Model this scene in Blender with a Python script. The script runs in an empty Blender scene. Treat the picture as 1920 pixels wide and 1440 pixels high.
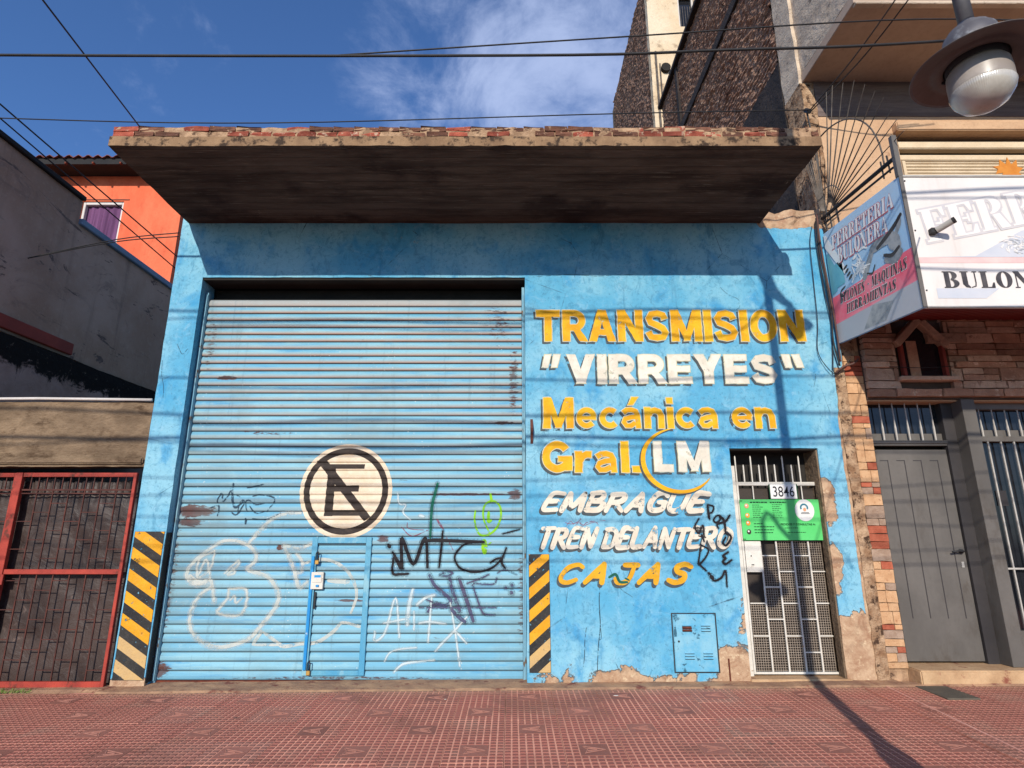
import bpy, bmesh, math, random
from math import sin, cos, pi, radians, sqrt, atan2
from mathutils import Vector, Matrix, noise as mnoise

# ------------------------------------------------------------------ camera, light, exposure
S = bpy.context.scene
COL = S.collection
cam_d = bpy.data.cameras.new("camera"); cam = bpy.data.objects.new("camera", cam_d); COL.objects.link(cam)
S.camera = cam
cam.location = (0.0, 0.0, 1.48)
cam.rotation_euler = (radians(90 + 14.45), 0, 0)
cam_d.sensor_width = 36.0
cam_d.lens = 1087.0 / 1920 * 36
cam_d.clip_end = 500; cam_d.clip_start = 0.05

SUN_DIR = Vector((0.215, 1.0, -0.47)).normalized()          # travel direction of the sunlight
SUN_EL = math.asin(-SUN_DIR.z)
SUN_AZ = atan2(-SUN_DIR.x, -SUN_DIR.y)                       # towards the sun, clockwise from +Y
W = bpy.data.worlds.new("World"); S.world = W; W.use_nodes = True
nt = W.node_tree; nt.nodes.clear()
def wn(t): return nt.nodes.new(t)
wout = wn('ShaderNodeOutputWorld'); bg = wn('ShaderNodeBackground'); sky = wn('ShaderNodeTexSky')
sky.sky_type = 'NISHITA'; sky.sun_disc = False
sky.sun_elevation = SUN_EL; sky.sun_rotation = SUN_AZ
sky.altitude = 0; sky.air_density = 1.0; sky.dust_density = 0.4; sky.ozone_density = 3.0
bg.inputs['Strength'].default_value = 0.112
tc = wn('ShaderNodeTexCoord')
# thin torn clouds: warped noise on the sky direction, thicker in the south-eastern half
sep = wn('ShaderNodeSeparateXYZ'); nt.links.new(tc.outputs['Generated'], sep.inputs[0])
def wm(op, a, b=None, clamp=False):
    n = wn('ShaderNodeMath'); n.operation = op; n.use_clamp = clamp
    for i, v in enumerate((a, b)):
        if v is None: continue
        if hasattr(v, 'links'): nt.links.new(v, n.inputs[i])
        else: n.inputs[i].default_value = v
    return n.outputs[0]
zc = wm('MAXIMUM', sep.outputs['Z'], 0.05)
px_ = wm('DIVIDE', sep.outputs['X'], zc); py_ = wm('DIVIDE', sep.outputs['Y'], zc)
comb = wn('ShaderNodeCombineXYZ'); nt.links.new(px_, comb.inputs[0]); nt.links.new(py_, comb.inputs[1])
def wnoise(scale, detail, rough, dist, off):
    mp = wn('ShaderNodeMapping'); mp.inputs['Location'].default_value = off; mp.inputs['Scale'].default_value = (1.0, 0.85, 1.0)
    mp.inputs['Rotation'].default_value = (0, 0, 0.5)
    nt.links.new(comb.outputs[0], mp.inputs[0])
    n = wn('ShaderNodeTexNoise'); n.inputs['Scale'].default_value = scale; n.inputs['Detail'].default_value = detail
    n.inputs['Roughness'].default_value = rough; n.inputs['Distortion'].default_value = dist
    nt.links.new(mp.outputs[0], n.inputs['Vector']); return n.outputs['Fac']
def wramp(v, lo, hi):
    m = wn('ShaderNodeMapRange'); m.interpolation_type = 'SMOOTHSTEP'; m.inputs[1].default_value = lo; m.inputs[2].default_value = hi
    nt.links.new(v, m.inputs[0]); return m.outputs[0]
c1 = wnoise(2.6, 9, 0.62, 0.5, (3.1, 1.7, 0)); c2 = wnoise(0.7, 3, 0.5, 0.2, (0.6, 4.2, 0)); c3 = wnoise(9.0, 8, 0.68, 0.5, (1, 2, 0))
east = wramp(px_, -0.46, -0.24)
dens = wm('ADD', wm('MULTIPLY', c1, 0.69), wm('ADD', wm('MULTIPLY', c3, 0.22), wm('MULTIPLY', c2, 0.25)))
dens = wm('ADD', dens, wm('MULTIPLY', wm('SUBTRACT', east, 1.0), 0.19))
cl = wm('MULTIPLY', wramp(dens, 0.45, 0.74), 0.70)
mixc = wn('ShaderNodeMix'); mixc.data_type = 'RGBA'
tint = wn('ShaderNodeMix'); tint.data_type = 'RGBA'; tint.blend_type = 'MULTIPLY'; tint.inputs[0].default_value = 1.0
nt.links.new(sky.outputs[0], tint.inputs[6]); tint.inputs[7].default_value = (0.80, 1.10, 1.52, 1)   # deep clean-air blue
nt.links.new(cl, mixc.inputs[0]); nt.links.new(tint.outputs[2], mixc.inputs[6]); mixc.inputs[7].default_value = (5.2, 6.2, 9.0, 1)
nt.links.new(mixc.outputs[2], bg.inputs['Color']); nt.links.new(bg.outputs[0], wout.inputs[0])

sun_d = bpy.data.lights.new("sun", 'SUN'); sun = bpy.data.objects.new("sun", sun_d); COL.objects.link(sun)
sun_d.energy = 4.9; sun_d.angle = radians(0.5); sun_d.color = (1.0, 0.93, 0.82)
sun.rotation_euler = SUN_DIR.to_track_quat('-Z', 'Y').to_euler(); sun.location = (-4, -18, 9)

S.render.engine = 'CYCLES'
S.view_settings.view_transform = 'Standard'; S.view_settings.look = 'None'
S.view_settings.exposure = 0.0; S.view_settings.gamma = 1.0; S.view_settings.use_curve_mapping = False
S.cycles.max_bounces = 6; S.cycles.diffuse_bounces = 3; S.cycles.transparent_max_bounces = 12
try: S.cycles.use_denoising = True
except Exception: pass

# ------------------------------------------------------------------ small helpers
random.seed(11)
def lin(r, g, b, k=1.0):
    f = lambda c: ((c/255)/12.92 if c/255 <= 0.04045 else ((c/255+0.055)/1.055)**2.4)
    return (min(f(r)*k, .9), min(f(g)*k, .9), min(f(b)*k, .9), 1)
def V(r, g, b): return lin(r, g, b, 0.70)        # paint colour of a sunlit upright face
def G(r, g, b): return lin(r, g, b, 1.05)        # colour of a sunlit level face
ground_z = lambda x, y: 0.02*(y-6.47) + 0.008*x

class T:
    """a procedural material under construction"""
    def __init__(s, name, rough=0.85, metal=0.0, spec=0.25):
        s.m = bpy.data.materials.new(name); s.m.use_nodes = True
        s.t = s.m.node_tree; s.b = s.t.nodes['Principled BSDF']
        s.b.inputs['Roughness'].default_value = rough; s.b.inputs['Metallic'].default_value = metal
        s.b.inputs['Specular IOR Level'].default_value = spec
        s.p = s.t.nodes.new('ShaderNodeNewGeometry').outputs['Position']
        q = s.t.nodes.new('ShaderNodeSeparateXYZ'); s.t.links.new(s.p, q.inputs[0])
        s.x, s.y, s.z = q.outputs
    def put(s, v, inp):
        if hasattr(v, 'links'): s.t.links.new(v, inp)
        else: inp.default_value = v
    def math(s, op, a, b=None, clamp=False):
        n = s.t.nodes.new('ShaderNodeMath'); n.operation = op; n.use_clamp = clamp
        s.put(a, n.inputs[0])
        if b is not None: s.put(b, n.inputs[1])
        return n.outputs[0]
    def noise(s, scale, detail=5, rough=0.6, st=(1, 1, 1), off=(0, 0, 0), dist=0.0, vec=None):
        mp = s.t.nodes.new('ShaderNodeMapping'); mp.inputs['Scale'].default_value = st; mp.inputs['Location'].default_value = off
        s.t.links.new(vec or s.p, mp.inputs[0])
        n = s.t.nodes.new('ShaderNodeTexNoise'); n.inputs['Scale'].default_value = scale
        n.inputs['Detail'].default_value = detail; n.inputs['Roughness'].default_value = rough; n.inputs['Distortion'].default_value = dist
        s.t.links.new(mp.outputs[0], n.inputs['Vector']); return n.outputs['Fac']
    def voro(s, scale, st=(1, 1, 1), feature='DISTANCE_TO_EDGE', off=(0, 0, 0)):
        mp = s.t.nodes.new('ShaderNodeMapping'); mp.inputs['Scale'].default_value = st; mp.inputs['Location'].default_value = off
        s.t.links.new(s.p, mp.inputs[0])
        n = s.t.nodes.new('ShaderNodeTexVoronoi'); n.feature = feature; n.inputs['Scale'].default_value = scale
        s.t.links.new(mp.outputs[0], n.inputs['Vector']); return n.outputs['Distance']
    def sm(s, v, lo, hi):
        m = s.t.nodes.new('ShaderNodeMapRange'); m.interpolation_type = 'SMOOTHSTEP'
        if lo > hi:
            m.inputs[1].default_value = hi; m.inputs[2].default_value = lo; m.inputs[3].default_value = 1; m.inputs[4].default_value = 0
        else:
            m.inputs[1].default_value = lo; m.inputs[2].default_value = hi
        s.put(v, m.inputs[0]); return m.outputs[0]
    def mix(s, f, a, b, mode='MIX'):
        n = s.t.nodes.new('ShaderNodeMix'); n.data_type = 'RGBA'; n.blend_type = mode
        s.put(f, n.inputs[0]); s.put(a, n.inputs[6]); s.put(b, n.inputs[7]); return n.outputs[2]
    def rand(s): return s.t.nodes.new('ShaderNodeObjectInfo').outputs['Random']
    def bump(s, h, strength=0.5, dist=0.01):
        n = s.t.nodes.new('ShaderNodeBump'); n.inputs['Strength'].default_value = strength; n.inputs['Distance'].default_value = dist
        s.put(h, n.inputs['Height']); s.t.links.new(n.outputs[0], s.b.inputs['Normal'])
    def done(s, col, rough=None):
        s.put(col, s.b.inputs['Base Color'])
        if rough is not None: s.put(rough, s.b.inputs['Roughness'])
        return s.m
    def spot(s, x, z, rx, rz):
        """1 at the middle of a worn spot on a facade, falling to 0 at its rim"""
        a = s.math('DIVIDE', s.math('SUBTRACT', s.x, x), rx); b = s.math('DIVIDE', s.math('SUBTRACT', s.z, z), rz)
        d = s.math('ADD', s.math('MULTIPLY', a, a), s.math('MULTIPLY', b, b))
        return s.math('SUBTRACT', 1.0, d, clamp=True)

def simple(name, c1, c2, scale=3.0, rough=0.8, metal=0.0, dirt=None, dirt_lo=0.58, dirt_hi=0.72, dscale=9.0, st=(1, 1, 1), bump=0.35, bscale=40.0,
           bdist=0.004, vary=0.0, spec=0.25, fine=0.35):
    t = T(name, rough, metal, spec)
    c = t.mix(t.sm(t.noise(scale, 6, .62, st), .32, .68), c1, c2)
    if fine: c = t.mix(t.math('MULTIPLY', t.sm(t.noise(scale*14, 4, .7), .45, .75), fine), c, tuple(v*.55 for v in c1[:3])+(1,))
    if dirt: c = t.mix(t.sm(t.noise(dscale, 7, .68, st, (5, 2, 7)), dirt_lo, dirt_hi), c, dirt)
    if vary:
        r = t.rand(); f = t.math('ADD', 1.0-vary, t.math('MULTIPLY', r, 2*vary))
        cc = t.t.nodes.new('ShaderNodeCombineXYZ')
        for i in range(3): t.put(f, cc.inputs[i])
        c = t.mix(1.0, c, cc.outputs[0], 'MULTIPLY')
    if bump: t.bump(t.noise(bscale, 5, .65, st), bump, bdist)
    return t.done(c)

# ---- geometry
def world_of(o):
    v = Vector((0, 0, 0))
    while o is not None: v += o.location; o = o.parent
    return v
def link(name, me, mat=None, parent=None, loc=None):
    """one mesh object; me is in world coordinates unless loc is given"""
    o = bpy.data.objects.new(name, me); COL.objects.link(o)
    if parent is not None:
        o.parent = parent
        if loc is None: me.transform(Matrix.Translation(-world_of(parent)))
        else: o.location = Vector(loc) - world_of(parent)
    elif loc is not None: o.location = loc
    if mat is not None and not me.materials:
        for m in (mat if isinstance(mat, (list, tuple)) else [mat]): me.materials.append(m)
    return o
def tag(o, label=None, cat=None, group=None, kind=None):
    if label: o['label'] = label
    if cat: o['category'] = cat
    if group: o['group'] = group
    if kind: o['kind'] = kind
    return o
def thing(name, loc, label, cat, group=None):
    o = bpy.data.objects.new(name, None); o.empty_display_size = 0.1; COL.objects.link(o); o.location = loc
    return tag(o, label, cat, group)
def copy_tree(o, loc, **kw):
    c = o.copy(); COL.objects.link(c); c.location = loc
    for ch in o.children:
        d = ch.copy(); COL.objects.link(d); d.parent = c
        for g in ch.children:
            e = g.copy(); COL.objects.link(e); e.parent = d
    return tag(c, **kw)

class MB:
    def __init__(s): s.v = []; s.f = []; s.mi = []
    def add(s, vs, fs, mi=0):
        n = len(s.v); s.v += [tuple(p) for p in vs]; s.f += [tuple(i+n for i in f) for f in fs]; s.mi += [mi]*len(fs); return s
    def box(s, x0, x1, y0, y1, z0, z1, mi=0):
        return s.add([(x0, y0, z0), (x1, y0, z0), (x1, y1, z0), (x0, y1, z0), (x0, y0, z1), (x1, y0, z1), (x1, y1, z1), (x0, y1, z1)],
                     [(0, 3, 2, 1), (4, 5, 6, 7), (0, 1, 5, 4), (1, 2, 6, 5), (2, 3, 7, 6), (3, 0, 4, 7)], mi)
    def hexa(s, p, mi=0):
        return s.add(p, [(0, 3, 2, 1), (4, 5, 6, 7), (0, 1, 5, 4), (1, 2, 6, 5), (2, 3, 7, 6), (3, 0, 4, 7)], mi)
    def tube(s, pts, r, n=8, cap=True, mi=0):
        pts = [Vector(p) for p in pts]; rs = r if isinstance(r, (list, tuple)) else [r]*len(pts)
        rings = []; up = None
        for i, p in enumerate(pts):
            d = (pts[min(i+1, len(pts)-1)] - pts[max(i-1, 0)])
            if d.length < 1e-9: d = Vector((0, 0, 1))
            d.normalize()
            if up is None: up = d.orthogonal().normalized()
            up = (up - d*up.dot(d))
            if up.length < 1e-6: up = d.orthogonal()
            up.normalize(); w = d.cross(up)
            rings.append([p + (up*cos(2*pi*k/n) + w*sin(2*pi*k/n))*rs[i] for k in range(n)])
        vs = [v for q in rings for v in q]; fs = []
        for i in range(len(pts)-1):
            for k in range(n):
                a = i*n+k; b = i*n+(k+1) % n; fs.append((a, b, b+n, a+n))
        if cap: fs.append(tuple(range(n))[::-1]); fs.append(tuple((len(pts)-1)*n+k for k in range(n)))
        return s.add(vs, fs, mi)
    def lathe(s, c, prof, n=32, mi=0, M=None):
        c = Vector(c); vs = []; fs = []
        for r, z in prof:
            for k in range(n):
                v = Vector((r*cos(2*pi*k/n), r*sin(2*pi*k/n), z))
                if M is not None: v = M @ v
                vs.append(c+v)
        for i in range(len(prof)-1):
            for k in range(n):
                a = i*n+k; b = i*n+(k+1) % n; fs.append((a, b, b+n, a+n))
        return s.add(vs, fs, mi)
    def prism(s, poly, axis, a0, a1, mi=0):
        """closed polygon (2D points) pushed along an axis: 'x' -> points are (y,z); 'y' -> (x,z); 'z' -> (x,y)"""
        f = {'x': lambda a, p: (a, p[0], p[1]), 'y': lambda a, p: (p[0], a, p[1]), 'z': lambda a, p: (p[0], p[1], a)}[axis]
        n = len(poly); vs = [f(a0, p) for p in poly]+[f(a1, p) for p in poly]
        fs = [tuple(range(n))[::-1], tuple(range(n, 2*n))]+[(i, (i+1) % n, (i+1) % n+n, i+n) for i in range(n)]
        return s.add(vs, fs, mi)
    def mesh(s, name='m', smooth=False, bev=0.0, seg=1, fix=True):
        me = bpy.data.meshes.new(name); me.from_pydata(s.v, [], s.f)
        for p, i in zip(me.polygons, s.mi): p.material_index = i
        if bev or fix:
            bm = bmesh.new(); bm.from_mesh(me)
            if fix: bmesh.ops.recalc_face_normals(bm, faces=bm.faces)
            if bev: bmesh.ops.bevel(bm, geom=[e for e in bm.edges if e.is_manifold and e.calc_face_angle(0) > .5], offset=bev, segments=seg, affect='EDGES', clamp_overlap=True)
            bm.to_mesh(me); bm.free()
        if smooth:
            for p in me.polygons: p.use_smooth = True
        return me
    def build(s, name, mat, parent=None, smooth=False, bev=0.0, seg=1, loc=None, fix=True):
        return link(name, s.mesh(name, smooth, bev, seg, fix), mat, parent, loc)

def jitter(me, amp, scale, amp2=0.0, scale2=20.0, axes=(1, 1, 1)):
    """uneven plaster: pushes vertices about by smooth noise of their place"""
    for v in me.vertices:
        p = v.co.copy(); d = mnoise.noise_vector(p*scale)*amp
        if amp2: d = d + mnoise.noise_vector(p*scale2)*amp2
        v.co = p + Vector((d.x*axes[0], d.y*axes[1], d.z*axes[2]))
    return me
def lines(a, b, step):
    n = max(1, int(round((b-a)/step))); return [a+(b-a)*i/n for i in range(n+1)]
def grid_wall(name, xs, zs, holes, y0, y1, mat, parent, step=0.12, amp=0.003, scale=3.0, amp2=0.0, axis='y', edge=None):
    """a wall with openings cut through it, front y0, back y1, finely divided and slightly uneven"""
    def fine(b):
        o = []
        for i in range(len(b)-1): o += lines(b[i], b[i+1], step)[:-1]
        return o+[b[-1]]
    X, Z = fine(xs), fine(zs)
    inh = lambda x, z: any(h[0] < x < h[1] and h[2] < z < h[3] for h in holes)
    idx = {}; vs = []; fs = []
    def vid(i, j, k):
        q = (i, j, k)
        if q not in idx: idx[q] = len(vs); y = y1 if k else y0; vs.append((X[i], y, Z[j]) if axis == 'y' else (y, X[i], Z[j]))
        return idx[q]
    cell = lambda i, j: 0 <= i < len(X)-1 and 0 <= j < len(Z)-1 and not inh((X[i]+X[i+1])/2, (Z[j]+Z[j+1])/2)
    for i in range(len(X)-1):
        for j in range(len(Z)-1):
            if not cell(i, j): continue
            fs.append((vid(i, j, 0), vid(i+1, j, 0), vid(i+1, j+1, 0), vid(i, j+1, 0)))
            fs.append((vid(i, j, 1), vid(i, j+1, 1), vid(i+1, j+1, 1), vid(i+1, j, 1)))
            for di, dj, a, b in ((-1, 0, (i, j+1), (i, j)), (1, 0, (i+1, j), (i+1, j+1)), (0, -1, (i, j), (i+1, j)), (0, 1, (i+1, j+1), (i, j+1))):
                if not cell(i+di, j+dj): fs.append((vid(*a, 0), vid(*a, 1), vid(*b, 1), vid(*b, 0))[::-1])
    me = bpy.data.meshes.new(name); me.from_pydata(vs, [], fs)
    bm = bmesh.new(); bm.from_mesh(me); bmesh.ops.recalc_face_normals(bm, faces=bm.faces); bm.to_mesh(me); bm.free()
    jitter(me, amp, scale, amp2)
    if edge: edge(me)
    return link(name, me, mat, parent)

# ---- flat paint: words and strokes as thin skins lying on a wall
def text_geo(s, bold=0.0, shear=0.0, space=1.0):
    cu = bpy.data.curves.new('t', 'FONT'); cu.body = s; cu.offset = bold; cu.shear = shear; cu.space_character = space; cu.resolution_u = 5
    o = bpy.data.objects.new('t', cu); COL.objects.link(o); bpy.context.view_layer.update()
    me = bpy.data.meshes.new_from_object(o.evaluated_get(bpy.context.evaluated_depsgraph_get()))
    vs = [(v.co.x, v.co.y) for v in me.vertices]; fs = [tuple(p.vertices) for p in me.polygons]
    bpy.data.objects.remove(o); bpy.data.curves.remove(cu); bpy.data.meshes.remove(me)
    return vs, fs
def fit(geo_ref, x0, x1, z0, z1):
    xs = [v[0] for v in geo_ref[0]]; zs = [v[1] for v in geo_ref[0]]
    sx = (x1-x0)/(max(xs)-min(xs)); sz = (z1-z0)/(max(zs)-min(zs)); ax, az = min(xs), min(zs)
    return lambda v: (x0+(v[0]-ax)*sx, z0+(v[1]-az)*sz)
def smooth_pts(pts, sub=5):
    if len(pts) < 3: 
        a, b = Vector(pts[0]), Vector(pts[-1]); return [a.lerp(b, i/sub) for i in range(sub+1)]
    P = [Vector(p) for p in pts]; P = [P[0]*2-P[1]]+P+[P[-1]*2-P[-2]]; out = []
    for i in range(1, len(P)-2):
        for k in range(sub):
            t = k/sub; a, b, c, d = P[i-1:i+3]
            out.append(0.5*((2*b)+(c-a)*t+(2*a-5*b+4*c-d)*t*t+(3*b-a-3*c+d)*t**3))
    return out+[P[-2]]
def ribbon(mb, pts, w, place, sub=5, taper=0.0, lift0=0.0, mi=0):
    """a brush or spray stroke; place(x,z,lift) gives the 3D point"""
    P = smooth_pts(pts, sub); n = len(P); L = []; R = []
    for i, p in enumerate(P):
        d = P[min(i+1, n-1)]-P[max(i-1, 0)]
        if d.length < 1e-9: d = Vector((1, 0))
        d.normalize(); q = Vector((-d.y, d.x)); f = i/(n-1)
        ww = w/2*(1-taper*abs(2*f-1)**2)*(1+0.12*mnoise.noise(Vector((p.x*18, p.y*18, 0))))
        L.append(p+q*ww); R.append(p-q*ww)
    vs = []; k = 0
    d0 = (P[0]-P[1]).normalized(); d1 = (P[-1]-P[-2]).normalized()
    for i in range(n):
        lift = lift0+i*1.5e-5; vs += [place(L[i].x, L[i].y, lift), place(R[i].x, R[i].y, lift)]
    fs = [(2*i, 2*i+1, 2*i+3, 2*i+2) for i in range(n-1)]
    for e, d in ((0, d0), (n-1, d1)):                       # round ends
        a, b = (L[e], R[e]); c = (a+b)/2; r = (a-b).length/2; lift = lift0+e*1.5e-5; base = len(vs)
        ang = atan2((a-c).y, (a-c).x); sg = 1 if Matrix.Rotation(pi/2, 2) @ (a-c) @ d > 0 else -1
        arc = [c+Vector((cos(ang+sg*pi*k/5), sin(ang+sg*pi*k/5)))*r for k in range(1, 5)]
        vs += [place(q.x, q.y, lift) for q in arc]
        fs.append((2*e,)+tuple(range(base, base+4))+(2*e+1,))
    mb.add(vs, fs, mi)

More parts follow.
